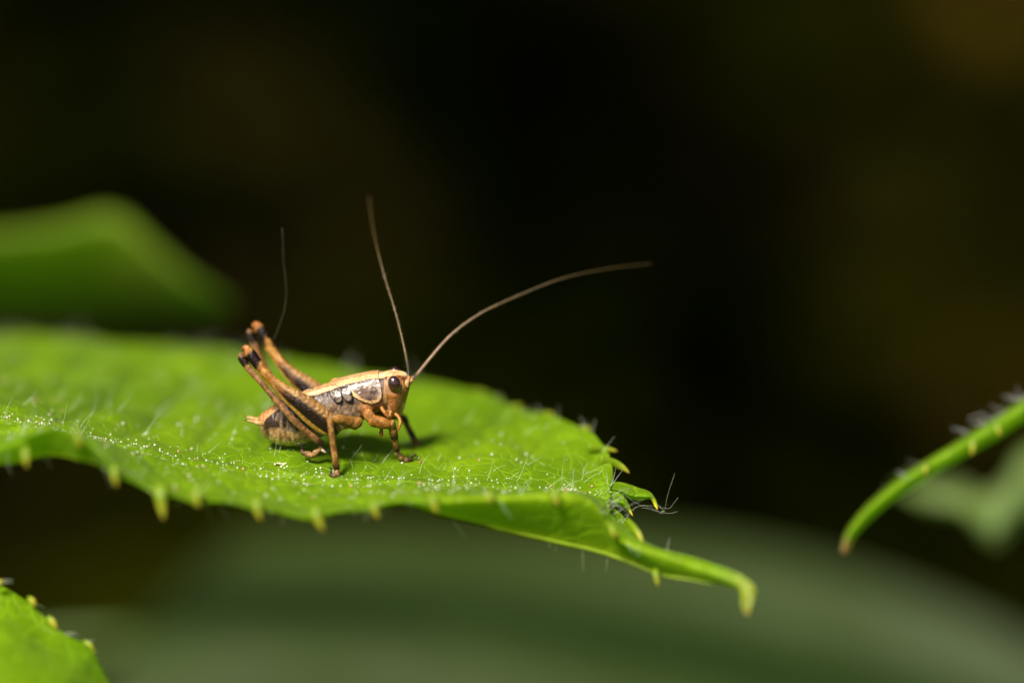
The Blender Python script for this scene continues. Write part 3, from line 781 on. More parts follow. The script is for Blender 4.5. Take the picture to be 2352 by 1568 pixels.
tverts = np.vstack([tverts, BP(tr[0, 0], tr[0, 1], 0)[None], BP(tr[-1, 0], tr[-1, 1], 0)[None]])
kk = nT * segs
for j in range(segs):
    tfaces.append((kk, (j + 1) % segs, j)); tfaces.append((kk + 1, (nT - 1) * segs + j, (nT - 1) * segs + (j + 1) % segs))
# head, from the crown down to the mouth
HD = np.array([(1470, 553, 50, 36), (1474, 557, 92, 74), (1480, 574, 116, 112), (1488, 618, 124, 142), (1494, 690, 122, 158), (1490, 770, 106, 152),
               (1484, 850, 90, 132), (1488, 910, 66, 108), (1498, 945, 42, 78), (1502, 958, 14, 24)], float)
hd = spline(HD, 90)
hv = []
for (cx, cy, hx, hl) in hd:
    ca, sa = np.cos(ang), np.sin(ang)
    pw = 0.92
    # narrower in front: the face tapers between the eyes
    fl = hl * (1 - 0.22 * np.clip(ca, 0, 1))
    hv.append(BP(cx + np.sign(ca) * abs(ca) ** pw * hx, cy, np.sign(sa) * abs(sa) ** pw * fl))
hv = np.array(hv).reshape(-1, 3)
hv = np.vstack([hv, BP(hd[0, 0], hd[0, 1], 0)[None], BP(hd[-1, 0], hd[-1, 1], 0)[None]])
hf = grid_faces(90, segs, True); kk = 90 * segs
for j in range(segs):
    hf.append((kk, (j + 1) % segs, j)); hf.append((kk + 1, 89 * segs + j, 89 * segs + (j + 1) % segs))
allv = [tverts, hv]; allf = list(tfaces) + [tuple(i + len(tverts) for i in q) for q in hf]
off = len(tverts) + len(hv)
def add_lump(c, rn, rl):
    global off
    v, f, *_ = loft(c, rn, rl, 20, lat=tuple(BL))
    allv.append(v); allf.extend(tuple(i + off for i in q) for q in f); off += len(v)
# hips (coxae) that carry the legs, both sides; throat and mouthparts
for sgn in (-1, 1):
    add_lump(spline(BP([1215, 1232, 1255, 1268], [790, 850, 905, 940], np.array([120, 140, 150, 150]) * sgn), 12), np.linspace(62, 40, 12) / ZU, np.linspace(50, 36, 12) / ZU)
    add_lump(spline(BP([1075, 1095, 1130, 1150], [880, 930, 965, 985], np.array([110, 130, 140, 140]) * sgn), 12), np.linspace(64, 40, 12) / ZU, np.linspace(52, 36, 12) / ZU)
    add_lump(spline(BP([900, 940, 970, 985], [930, 985, 1020, 1040], np.array([100, 130, 140, 140]) * sgn), 12), np.linspace(95, 55, 12) / ZU, np.linspace(60, 40, 12) / ZU)
    add_lump(spline(BP([1390, 1420, 1450, 1480], [860, 890, 915, 930], np.array([60, 70, 70, 50]) * sgn), 10), np.linspace(40, 26, 10) / ZU, np.linspace(34, 22, 10) / ZU)
    # folds of the thorax side
    for (xa, ya, xb, yb, r) in ((1145, 730, 1165, 900, 20), (1085, 760, 1100, 900, 24), (1025, 770, 1035, 910, 24), (1200, 800, 1215, 900, 18)):
        add_lump(spline(BP([xa, (xa + xb) / 2 + 4, xb], [ya, (ya + yb) / 2, yb], np.array([150, 156, 140]) * sgn), 10), r / ZU, r / ZU)
tmp = make('tmp', np.vstack(allv), allf, M_BODY)
rm = tmp.modifiers.new('remesh', 'REMESH'); rm.mode = 'VOXEL'; rm.voxel_size = 0.0048; rm.use_smooth_shade = True
sm = tmp.modifiers.new('smooth', 'SMOOTH'); sm.factor = 0.5; sm.iterations = 3
dg = bpy.context.evaluated_depsgraph_get(); dg.update()
ev = tmp.evaluated_get(dg)
bme = bpy.data.meshes.new_from_object(ev)
bpy.data.objects.remove(tmp, do_unlink=True)
bw = np.empty(len(bme.vertices) * 3); bme.vertices.foreach_get('co', bw); bw = bw.reshape(-1, 3)

def seglines(zx, zy, pts, w):
    """distance-based soft line through pts in the side view"""
    p = spline(np.array(pts, float), 40)
    d = np.min(np.hypot(zx[:, None] - p[None, :, 0], zy[:, None] - p[None, :, 1]), axis=1)
    return np.exp(-(d / w) ** 2)

STRIPE = np.array([(230, 1020), (300, 1012), (328, 969), (366, 936), (424, 896), (520, 835), (620, 788), (700, 765), (790, 752), (900, 716), (1050, 662), (1250, 612), (1370, 606), (1480, 576), (1620, 566)], float)
def paint_body(w):
    zx, zy, l = side_view(w); pn = w
    n1 = fbm(pn, 18.0, 3); n2 = fbm(pn + 3, 45.0, 3); n3 = fbm(pn * np.array([1, 1, 0.35]) + 9, 40.0, 2)
    stripe_y = np.interp(zx, STRIPE[:, 0], STRIPE[:, 1])
    c = mix((0.06, 0.042, 0.034), (0.22, 0.18, 0.155), smooth(n1, 0.35, 0.7))            # flank
    thor = smooth(zx, 830, 900)
    c = mix(c, mix((0.15, 0.09, 0.05), (0.36, 0.25, 0.16), smooth(n2, 0.35, 0.7)), thor * smooth(zy - (800 + 0 * zx), 0, 60))
    # abdomen: black-grey flank with pale streaks, tan belly
    ab = 1 - smooth(zx, 740, 840)
    streak = smooth(n3, 0.50, 0.72)
    ca_ = mix((0.034, 0.019, 0.011), (0.24, 0.165, 0.11), streak * 0.85)
    belly = smooth(zy + 22 * (n1 - 0.5) * 4 - np.interp(zx, [230, 300, 380, 450, 560, 700, 800], [1060, 1075, 1062, 1060, 1075, 1070, 1040]), -14, 26)
    tan = mix((0.26, 0.14, 0.06), (0.46, 0.29, 0.12), smooth(n2, 0.3, 0.7))
    tan = mix(tan, (0.20, 0.10, 0.05), smooth(n1, 0.58, 0.75) * 0.7)
    tan = mix(tan, (0.50, 0.42, 0.11), smooth(zy - np.interp(zx, [230, 330, 430, 550, 700, 850], [1100, 1120, 1150, 1165, 1150, 1120]), -10, 30))
    ca_ = mix(ca_, tan, belly)
    rear = 1 - smooth(zx, 262, 320)
    ca_ = mix(ca_, (0.40, 0.24, 0.10), rear * smooth(zy, 985, 1010))
    c = mix(c, ca_, ab)
    # yellowish sternum
    c = mix(c, (0.66, 0.44, 0.14), smooth(zy - np.interp(zx, [850, 950, 1060, 1180, 1300], [1100, 1085, 1030, 960, 900]), -10, 30) * smooth(zx, 840, 900))
    # brown front of thorax beneath the shield
    c = mix(c, mix((0.24, 0.085, 0.02), (0.44, 0.20, 0.06), smooth(n2, 0.3, 0.7)), smooth(zx, 1130, 1220) * smooth(zy, 780, 840))
    # back stripe
    cream = mix((0.66, 0.42, 0.19), (0.84, 0.64, 0.38), smooth(n1, 0.3, 0.7))
    tanback = mix((0.38, 0.20, 0.085), (0.50, 0.29, 0.13), smooth(n1, 0.3, 0.7))
    cream = mix(tanback, cream, smooth(zx, 450, 700))
    on = 1 - smooth(zy - stripe_y, -5, 5)
    topl = np.exp(-(np.abs(l) / 22.0) ** 2) * 0.0
    c = mix(c, (0.055, 0.025, 0.012), np.exp(-((zy - stripe_y - 10) / 13) ** 2) * 0.9)
    c = mix(c, cream, on)
    cream = mix(cream, (0.46, 0.21, 0.065), (1 - smooth(zy - stripe_y + np.interp(zx, [300, 800, 1400], [26, 34, 40]), -10, 8)) * 0.75)
    c = mix(c, cream, on)
    brn = np.exp(-((zy - stripe_y + np.interp(zx, [300, 800, 1400], [34, 44, 52])) / 7) ** 2) * 0.35
    c = mix(c, (0.40, 0.20, 0.08), brn * on)
    # rings of the abdomen
    for e in seg_edges:
        c = mix(c, c * 0.62, np.exp(-((zx - e) / 4) ** 2) * (0.5 + 0.3 * on))
    # ---- head
    h = smooth(zx + 0.06 * (zy - 700), 1378, 1392)
    hb = mix((0.24, 0.09, 0.018), (0.44, 0.21, 0.06), smooth(n2, 0.35, 0.7))
    hb = mix(hb, (0.62, 0.40, 0.20), smooth(n1, 0.55, 0.75) * smooth(zy, 780, 850))
    hb = mix(hb, (0.30, 0.10, 0.025), smooth(n2, 0.48, 0.66) * smooth(zy, 680, 760) * 0.8)
    hb = mix(hb, (0.28, 0.11, 0.035), smooth(zx, 1560, 1600) * 0.6)
    hb = mix(hb, (0.58, 0.33, 0.14), seglines(zx, zy, [(1398, 640), (1396, 720), (1402, 800), (1418, 860), (1440, 905)], 13) * 0.85)
    hb = mix(hb, (0.30, 0.22, 0.18), seglines(zx, zy, [(1420, 620), (1416, 680), (1424, 730)], 16) * 0.9)
    hb = mix(hb, (0.06, 0.025, 0.012), seglines(zx, zy, [(1392, 600), (1410, 606), (1425, 612)], 12))
    er = np.sqrt(((zx - 1484) / 66) ** 2 + ((zy - 664) / 82) ** 2)
    hb = mix(hb, (0.48, 0.24, 0.10), np.exp(-((er - 1.08) / 0.10) ** 2) * 0.8)
    hb = mix(hb, (0.12, 0.035, 0.012), seglines(zx, zy, [(1515, 585), (1545, 605), (1575, 610)], 16) * 0.9)
    crown = 1 - smooth(zy - np.interp(zx, [1370, 1420, 1500, 1560, 1600], [606, 592, 578, 580, 590]), -5, 5)
    hb = mix(hb, mix((0.58, 0.34, 0.14), (0.76, 0.53, 0.28), smooth(n1, 0.3, 0.7)), crown)
    hb = mix(hb, (0.45, 0.22, 0.09), seglines(zx, zy, [(1380, 575), (1440, 562), (1500, 558), (1570, 572)], 6) * 0.5)
    c = mix(c, hb, h)
    c = mix(c, (0.15, 0.06, 0.025), np.exp(-((zx + 0.06 * (zy - 700) - 1384) / 5) ** 2) * smooth(zy, 610, 640) * 0.75)
    return c
bcol = np.ones((len(bw), 4)); bcol[:, :3] = np.clip(paint_body(bw), 0, 1)
at = bme.color_attributes.new('Col', 'FLOAT_COLOR', 'POINT'); at.data.foreach_set('color', bcol.ravel())
bme.polygons.foreach_set('use_smooth', [True] * len(bme.polygons))
bme.materials.clear(); bme.materials.append(M_BODY); bme.name = 'body'
bobj = bpy.data.objects.new('body', bme); COL.objects.link(bobj)
bobj.parent = cricket; bobj.matrix_parent_inverse = cricket.matrix_world.inverted()

# --- shield of the thorax (pronotum): a saddle over the back and both sides
EDGE = np.array([(985, 636), (1010, 652), (1040, 672), (1085, 712), (1135, 762), (1200, 812), (1265, 833), (1320, 820), (1358, 788), (1374, 740), (1382, 680)], float)
npx, npp = 84, 90
zc = np.linspace(986, 1384, npx)
ic = np.interp(zc, tr[:, 0], np.arange(nT))
phis = np.radians(np.linspace(0, 150, 400))
pv = np.zeros((npx, npp, 3)); pe = np.zeros((npx, npp)); 
for a in range(npx):
    y_edge = np.interp(zc[a], EDGE[:, 0], EDGE[:, 1])
    w = trunk_point(np.full(400, ic[a]), -phis); _, yy, _ = side_view(w)
    k0 = int(np.argmax((yy > y_edge) & (phis > 0.3)))
    pm = phis[k0]
    ph_ = np.linspace(-1, 1, npp) * pm
    edge_out = np.abs(ph_) / pm
    frontend = smooth(zc[a], 1360, 1384)
    k = 1.045 + 0.035 * edge_out ** 6 + 0.02 * frontend
    pv[a] = trunk_point(np.full(npp, ic[a]), ph_, k)
    pe[a] = edge_out
sx_, sy_, sl_ = side_view(pv.reshape(-1, 3))
q = pv.reshape(-1, 3)
n1 = fbm(q, 14.0, 3); n2 = fbm(q + 5, 40.0, 3); n4 = fbm(q * np.array([1, 1, 1.6]) + 20, 26.0, 3)
sil = mix((0.19, 0.115, 0.085), (0.52, 0.40, 0.32), smooth(n1, 0.34, 0.58))
sil = mix(sil, (0.045, 0.025, 0.018), smooth(n4, 0.50, 0.62) * 0.85)
sil = mix(sil, (0.05, 0.025, 0.015), seglines(sx_, sy_, [(1060, 690), (1100, 720), (1140, 760), (1170, 785)], 16) * smooth(n2, 0.35, 0.6))
sil = mix(sil, (0.07, 0.04, 0.03), seglines(sx_, sy_, [(1290, 690), (1310, 710), (1330, 735)], 24) * smooth(n2, 0.3, 0.55) * 0.8)
ey = np.interp(sx_, EDGE[:, 0], EDGE[:, 1])
sil = mix(sil, (0.62, 0.38, 0.17), smooth(sy_ - ey, -28, -14) * smooth(sx_, 1050, 1120))
sil = mix(sil, (0.45, 0.22, 0.10), smooth(sx_, 1366, 1380))
st_y = np.interp(sx_, STRIPE[:, 0], STRIPE[:, 1])
on = 1 - smooth(sy_ - st_y, -5, 5)
pc = mix(sil, (0.06, 0.028, 0.014), np.exp(-((sy_ - st_y - 12) / (15 + 8 * (n2 - 0.5) * 4)) ** 2) * 0.95)
pc = mix(pc, mix((0.66, 0.42, 0.19), (0.84, 0.63, 0.37), smooth(n1, 0.3, 0.7)), on)
pc = mix(pc, (0.46, 0.21, 0.065), on * (1 - smooth(sy_ - st_y + 38, -10, 8)) * 0.7)
pc = mix(pc, (0.40, 0.18, 0.06), on * np.exp(-((sy_ - st_y + 30 - (sx_ - 1000) * 0.06) / 6) ** 2) * 0.5)
pr_ = make('pronotum', q, grid_faces(npx, npp), M_GLOSS, cricket, pc)
so = pr_.modifiers.new('thick', 'SOLIDIFY'); so.thickness = 0.006; so.offset = -1

# near/far side surface lookup for the small wing pads
gi, gp = np.meshgrid(np.linspace(0, nT - 1, 320), np.radians(np.linspace(-150, -5, 160)), indexing='ij')
SG = trunk_point(gi, gp).reshape(-1, 3); SGx, SGy, _ = side_view(SG)
def side_surface(zx, zy, lift, sgn=-1):
    d2 = (SGx - zx) ** 2 + (SGy - zy) ** 2
    ii = np.argpartition(d2, 6)[:6]; w = 1 / (d2[ii] + 4)
    p = (SG[ii] * w[:, None]).sum(0) / w.sum()
    a, b, l = to_body(p)
    l = l - lift
    return BP(a, b, l if sgn < 0 else -l)
def wing_pad(x0, y0, x1, y1, hw, sgn):
    n, m = 26, 18
    V = np.zeros((n, m, 3)); C = np.zeros((n, m, 3))
    ax = np.array([x1 - x0, y1 - y0], float); ln = np.linalg.norm(ax); ax /= ln; pn_ = np.array([-ax[1], ax[0]])
    for i in range(n):
        t = i / (n - 1)
        w = hw * math.sqrt(max(0.0, 1 - max(0.0, (t - 0.35) / 0.65) ** 2.2)) * (0.75 + 0.25 * min(1, t / 0.35))
        for j in range(m):
            k = -1 + 2 * j / (m - 1)
            x, y = np.array([x0, y0]) + ax * ln * t + pn_ * w * k
            V[i, j] = side_surface(x, y, 14 + 16 * t * (1 - 0.5 * k * k), sgn)
            e = max(abs(k), t)
            C[i, j] = (0.04, 0.025, 0.02) if e > 0.88 else mix((0.03, 0.018, 0.012), (0.20, 0.15, 0.11), smooth(fbm(V[i, j][None], 40.0, 3)[0], 0.36, 0.62))
    o = make('wing_pad', V.reshape(-1, 3), grid_faces(n, m), M_PAD, cricket, C.reshape(-1, 3))
    so = o.modifiers.new('thick', 'SOLIDIFY'); so.thickness = 0.005; so.offset = 0
for sgn in (-1, 1):
    wing_pad(935, 705, 1000, 815, 48, sgn)
    wing_pad(1035, 690, 1092, 805, 46, sgn)

# --- eyes
for sgn in (-1, 1):
    n, m = 40, 40
    th = np.linspace(0, math.pi, n); ph_ = np.linspace(0, 2 * math.pi, m, endpoint=False)
    T2, P2 = np.meshgrid(th, ph_, indexing='ij')
    ex, ey_, el = np.sin(T2) * np.cos(P2), np.sin(T2) * np.sin(P2), np.cos(T2)
    tl = math.radians(-14)
    lx = 58 * ex; ly = 76 * ey_
    V = BP(1484 + lx * math.cos(tl) - ly * math.sin(tl), 664 - 140 * math.sin(RHO) + lx * math.sin(tl) + ly * math.cos(tl), sgn * (132 + 58 * el))
    make('eye', V.reshape(-1, 3), grid_faces(n, m, True), M_EYE, cricket, np.tile((0.03, 0.01, 0.006), (n * m, 1)))

# --- antennae
def antenna(pts, d, r0, r1, basecol, col, nb):
    pts = np.array(pts, float)
    dd = np.interp(np.linspace(0, 1, len(pts)), np.linspace(0, 1, len(d)), d)
    n = 220
    c = spline(P(pts[:, 0], pts[:, 1], dd), n)
    t = np.linspace(0, 1, n)
    r = (r0 * (1 - t) ** 1.2 + r1) * (1 + 0.10 * np.sin(t * 620))
    r[:7] = np.maximum(r[:7], r0 * np.array([1.9, 2.1, 2.2, 2.0, 1.7, 1.3, 1.1]))
    v, f, s, ca, sa = loft(c, r, r, 10, lat=tuple(FWD))
    cc = mix(basecol, col, smooth(s, 0.02, nb))
    cc = cc * (0.75 + 0.5 * vnoise(v, 30.0))[:, None]
    o = make('antenna', v, f, M_ANT, cricket, cc)
    hp = Heap()
    for k in range(150):
        i = int(RNG.uniform(4, n * 0.6)); a = RNG.normal(size=3); a /= np.linalg.norm(a)
        hair(hp, c[i] + a * r[i] * 0.8, a + (c[i + 1] - c[i]) / np.linalg.norm(c[i + 1] - c[i]) * 0.8, RNG.uniform(0.008, 0.016), 0.0011, (0.25, 0.18, 0.07), 3)
    b = hp.build('bristles', M_HAIR, o); b['kind'] = 'stuff'
antenna([(939, 864), (938, 850), (934, 825), (921, 765), (905, 705), (886, 645), (870, 585), (856, 520), (847, 450)], [0.16, 0.17, 0.25, 0.45, 0.8], 0.0082, 0.0019, (0.012, 0.010, 0.008), (0.075, 0.044, 0.006), 0.14)
antenna([(947, 870), (957, 860), (985, 826), (1035, 770), (1100, 722), (1190, 679), (1290, 640), (1390, 618), (1496, 605)], [0.27, 0.30, 0.38, 0.52, 0.75], 0.0074, 0.0021, (0.27, 0.165, 0.09), (0.075, 0.048, 0.013), 0.6)

# --- legs
def seg(name, pts, rn, rl, paint, parent, n=70, s=22, mat=None, seedn=0.0):
    """one leg segment. pts: (zx, zy, d); radii in close-up pixels"""
    p = np.array(pts, float)
    c = spline(Z(p[:, 0], p[:, 1], p[:, 2]), n)
    dl = np.concatenate([[0], np.cumsum(np.linalg.norm(np.diff(Z(p[:, 0], p[:, 1], p[:, 2]), axis=0), axis=1) ** 0.7)])
    tq = np.linspace(0, dl[-1], n)
    rn_ = spline(np.array(rn, float)[:, None], None, dl, tq)[:, 0] / ZU; rl_ = spline(np.array(rl, float)[:, None], None, dl, tq)[:, 0] / ZU
    # rounded ends
    e = np.linspace(0, 1, n)
    v, f, S_, ca, sa = loft(c, np.maximum(rn_, 1e-4), np.maximum(rl_, 1e-4), s, lat=tuple(BL), nup=UP * 1.0 + RIGHT * 0.4)
    col = paint(S_, ca, sa, v)
    return make(name, v, f, mat or M_LEG, parent, col), c, rn_

def spines(parent, c, r, side, i0, i1, num, length, col=(0.02, 0.012, 0.008), rad=0.0022):
    hp_ = []
    for k in range(num):
        i = int(i0 + (i1 - i0) * (k + 0.5) / num); i = min(max(i, 1), len(c) - 2)
        t = c[i + 1] - c[i - 1]; t /= np.linalg.norm(t)
        nrm = np.cross(FWD, t); nrm /= np.linalg.norm(nrm)
        if nrm @ (RIGHT * side) < 0: nrm = -nrm
        h = Heap(); hair(h, c[i] + nrm * r[i] * 0.9 - FWD * r[i] * 0.2, nrm + t * 0.8, length, rad, col, 4, (0, 0, 0))
        h.build('spine', M_LEG, parent)

def paint_plain(a, b, dark_from=None, dark_to=None, dk=(0.014, 0.006, 0.003), spots=None):
    def fn(s, ca, sa, v):
        n = fbm(v, 40.0, 3)
        c = mix(a, b, smooth(n, 0.3, 0.7))
        if dark_from is not None: c = mix(c, dk, smooth(s + (n - 0.5) * 0.1, dark_from, dark_to))
        if spots: 
            for (s0, w) in spots: c = mix(c, dk, np.exp(-((s + (n - 0.5) * 0.12 - s0) / w) ** 2) * 0.95)
        return c
    return fn

def paint_femur(s, ca, sa, v):
    n = fbm(v, 42.0, 3); n2 = fbm(v + 4, 16.0, 2)
    gold = mix((0.30, 0.125, 0.018), (0.52, 0.28, 0.065), smooth(n, 0.3, 0.7))
    gold = mix(gold, (0.40, 0.16, 0.03), np.exp(-((ca + 0.1) / 0.18) ** 2) * 0.6)
    tan = mix((0.26, 0.13, 0.035), (0.50, 0.30, 0.10), smooth(n, 0.35, 0.65))
    herr = smooth(np.sin(s * 150 + ca * 9 * np.sign(ca - 0.62)) + (n - 0.5) * 4.5, 0.1, 0.9)
    up = mix(tan, (0.12, 0.045, 0.012), herr * smooth(s, 0.45, 0.6) * 0.75)
    mid = mix((0.12, 0.042, 0.010), (0.014, 0.007, 0.004), smooth(s + (ca < -0.1) * 0.1, 0.42, 0.62))
    mid = mix(mid, (0.30, 0.13, 0.05), smooth(n2, 0.55, 0.75) * 0.25)
    low = mix((0.55, 0.28, 0.04), (0.66, 0.40, 0.06), smooth(n, 0.3, 0.7))
    c = mix(mid, up, smooth(ca + 0.10 * (n - 0.5) - 0.14, 0.24, 0.42))
    c = mix(c, low, smooth(-ca + 0.06 * (n - 0.5), 0.50, 0.62))
    c = mix(c, (0.74, 0.55, 0.24), smooth(-ca, 0.80, 0.90))
    c = mix(gold, c, smooth(s, 0.34, 0.52))
    c = mix(c, (0.010, 0.004, 0.002), smooth(s + (n - 0.5) * 0.08, 0.065, 0.10) * (1 - smooth(s + (n - 0.5) * 0.12 + 0.03 * ca, 0.205, 0.24)))
    kn = mix((0.28, 0.09, 0.015), (0.52, 0.24, 0.06), smooth(n, 0.35, 0.65))
    kn = mix(kn, (0.10, 0.03, 0.012), smooth(-ca + (n - 0.5), 0.35, 0.7) * 0.7)
    return mix(kn, c, smooth(s, 0.070, 0.090))

def paint_tibia(s, ca, sa, v):
    n = fbm(v, 42.0, 3)
    c = mix((0.15, 0.066, 0.020), (0.33, 0.17, 0.06), smooth(n, 0.3, 0.7))
    c = mix(c, (0.22, 0.09, 0.03), np.exp(-((ca - 0.2) / 0.3) ** 2) * 0.35)
    c = mix(c, (0.012, 0.005, 0.003), smooth(s + (n - 0.5) * 0.05, 0.03, 0.06) * (1 - smooth(s + (n - 0.5) * 0.10, 0.135, 0.175)))
    c = mix(c, (0.035, 0.016, 0.010), smooth(s + (n - 0.5) * 0.06, 0.86, 0.95))
    return c

def foot(parent, pts, rads, claw, claw_d, colr=((0.20, 0.10, 0.04), (0.40, 0.24, 0.10)), darkfrom=0.45):
    """tarsus of four lobed joints with two claws"""
    p = np.array(pts, float)
    n = 60
    c = spline(Z(p[:, 0], p[:, 1], p[:, 2]), n)
    r = np.interp(np.linspace(0, 1, n), np.linspace(0, 1, len(rads)), rads) / ZU
    t = np.linspace(0, 1, n)
    r = r * (1 + 0.16 * np.sin(t * 2 * math.pi * 3.5 - 0.8)); r[0] *= 0.6; r[-1] *= 0.6
    v, f, S_, ca, sa = loft(c, r, r * 0.95, 18, lat=tuple(BL))
    nn = fbm(v, 50.0, 2)
    col = mix(mix(colr[0], colr[1], smooth(nn, 0.3, 0.7)), (0.06, 0.03, 0.018), smooth(S_ + (nn - 0.5) * 0.3, darkfrom, darkfrom + 0.35))
    o = make('tarsus', v, f, M_LEG, parent, col)
    cl = np.array(claw, float)
    for dz in (-0.008, 0.010):
        cc = spline(Z(cl[:, 0] + (5 if dz > 0 else 0), cl[:, 1] + (5 if dz > 0 else 0), claw_d + dz), 16)
        rr = np.interp(np.linspace(0, 1, 16), [0, 0.5, 1], [8, 7, 1.2]) / ZU
        v, f, *_ = loft(cc, rr, rr, 10, lat=tuple(BL))
        make('claw', v, f, M_GLOSS, parent, np.tile((0.018, 0.012, 0.010), (len(v), 1)))
    return o

def leg(name, label=None):
    e = empty(name, tuple(O0)); e.parent = cricket; e.matrix_parent_inverse = cricket.matrix_world.inverted()
    if label: e['label'] = label
    return e
def zleaf(zx, zy): return leaf_at(float(ZX(zx)), float(ZY(zy)))

# hind leg, near side
L = leg('hind_leg')
dF = 0.035
seg('femur', [(122, 368, 0.0), (140, 352, 0.0), (180, 392, 0.0), (235, 462, 0.0), (300, 548, 0.0), (375, 626, 0.005), (462, 700, 0.01), (550, 775, 0.015), (648, 846, 0.02), (745, 922, 0.03), (832, 992, 0.04), (910, 1056, 0.05), (965, 1098, 0.07)],
    [16, 36, 52, 50, 44, 47, 58, 82, 101, 114, 112, 90, 30], [14, 30, 40, 38, 32, 34, 42, 56, 66, 72, 72, 60, 24], paint_femur, L, 150, 40)
o, c, r = seg('tibia', [(112, 385, 0.0), (108, 425, 0.0), (140, 480, 0.0), (190, 545, 0.0), (300, 668, -0.005), (425, 820, -0.01), (555, 968, -0.01), (690, 1092, 0.02), (800, 1180, 0.06), (838, 1212, 0.07)],
    [24, 34, 34, 31, 28, 29, 29, 29, 31, 18], [20, 28, 28, 26, 24, 25, 25, 25, 27, 16], paint_tibia, L, 130, 22)
spines(L, c, r, -1, 45, 120, 7, 0.018); spines(L, c, r, 1, 100, 128, 4, 0.022)
dfoot = zleaf(720, 1310)
foot(L, [(815, 1205, 0.08), (812, 1240, 0.09), (785, 1262, 0.10), (740, 1298, 0.12), (700, 1288, 0.13), (655, 1272, 0.13), (648, 1240, 0.13)], [16, 20, 27, 29, 26, 25, 12], [(652, 1235), (640, 1205), (618, 1190), (595, 1205)], 0.13, darkfrom=0.62)
o2, c, r = seg('spur', [(815, 1235, 0.09), (840, 1262, 0.08), (866, 1276, 0.08)], [16, 14, 3], [14, 12, 3], paint_plain((0.360, 0.252, 0.144), (0.504, 0.378, 0.252)), L, 16, 12)

# hind leg, far side
L = leg('hind_leg')
seg('femur', [(212, 158, 0.43), (232, 138, 0.43), (268, 180, 0.43), (310, 255, 0.43), (352, 330, 0.43), (405, 405, 0.43), (478, 500, 0.42), (560, 585, 0.41), (655, 660, 0.40), (760, 745, 0.39), (850, 830, 0.38), (930, 930, 0.37)],
    [16, 34, 54, 50, 44, 45, 53, 72, 92, 104, 100, 50], [14, 30, 40, 38, 32, 34, 42, 56, 66, 66, 60, 30], paint_femur, L, 150, 36)
o, c, r = seg('tibia', [(186, 175, 0.44), (182, 210, 0.44), (206, 280, 0.44), (238, 350, 0.44), (290, 455, 0.45), (345, 560, 0.46), (410, 690, 0.47), (490, 850, 0.48), (560, 1000, 0.48), (620, 1120, 0.46)],
    [22, 32, 34, 32, 30, 29, 28, 28, 28, 22], [20, 28, 28, 26, 24, 25, 25, 25, 25, 20], paint_tibia, L, 120, 20)
dq = zleaf(620, 1170)
foot(L, [(620, 1115, 0.46), (625, 1140, 0.46), (640, 1150, dq - 0.02), (680, 1150, dq - 0.02)], [20, 22, 22, 14], [(680, 1150), (700, 1140), (716, 1150)], dq)

# middle leg, near side
L = leg('middle_leg')
seg('femur', [(1168, 1030, 0.06), (1150, 1018, 0.05), (1085, 1006, 0.02), (1010, 988, -0.02), (950, 970, -0.045), (912, 955, -0.05)],
    [24, 58, 56, 50, 42, 22], [22, 44, 42, 38, 34, 20], paint_plain((0.158, 0.061, 0.009), (0.386, 0.193, 0.042), spots=((0.03, 0.02),), dk=(0.5, 0.3, 0.15)), L, 70, 24)
dm_ = zleaf(950, 1480)
o, c, r = seg('tibia', [(930, 945, -0.05), (908, 958, -0.052), (900, 1010, -0.05), (910, 1100, -0.045), (928, 1220, -0.03), (944, 1330, -0.015 + dm_ * 0.3), (956, 1420, dm_ * 0.6), (958, 1436, dm_ * 0.7)],
    [14, 28, 29, 27, 29, 27, 27, 16], [14, 26, 27, 25, 27, 25, 25, 14], paint_plain((0.180, 0.079, 0.016), (0.420, 0.227, 0.063), 0.72, 0.95), L, 100, 22)
spines(L, c, r, 1, 30, 98, 9, 0.020); spines(L, c, r, -1, 40, 90, 5, 0.014)
foot(L, [(958, 1425, dm_ * 0.7), (962, 1455, dm_ * 0.8), (945, 1478, dm_ - 0.02), (912, 1474, dm_ - 0.03), (895, 1462, dm_ - 0.03)], [20, 22, 26, 26, 14], [(905, 1462), (908, 1430), (896, 1402), (878, 1412)], dm_ - 0.03, darkfrom=0.55)

# middle leg, far side
L = leg('middle_leg')
seg('femur', [(1150, 960, 0.33), (1080, 950, 0.40), (990, 930, 0.47), (940, 925, 0.50)], [40, 46, 42, 22], [36, 40, 36, 20], paint_plain((0.158, 0.061, 0.009), (0.386, 0.193, 0.042)), L, 50, 20)
d2 = zleaf(900, 1110)
o, c, r = seg('tibia', [(945, 915, 0.50), (928, 940, 0.51), (905, 1020, 0.54), (880, 1085, d2 - 0.03)], [14, 27, 26, 20], [14, 26, 25, 18], paint_plain((0.180, 0.079, 0.016), (0.420, 0.227, 0.063), 0.72, 0.95), L, 60, 18)
foot(L, [(882, 1078, d2 - 0.03), (878, 1095, d2 - 0.02), (850, 1102, d2 - 0.02), (820, 1100, d2 - 0.02)], [18, 20, 20, 12], [(820, 1098), (806, 1088), (792, 1096)], d2 - 0.02)

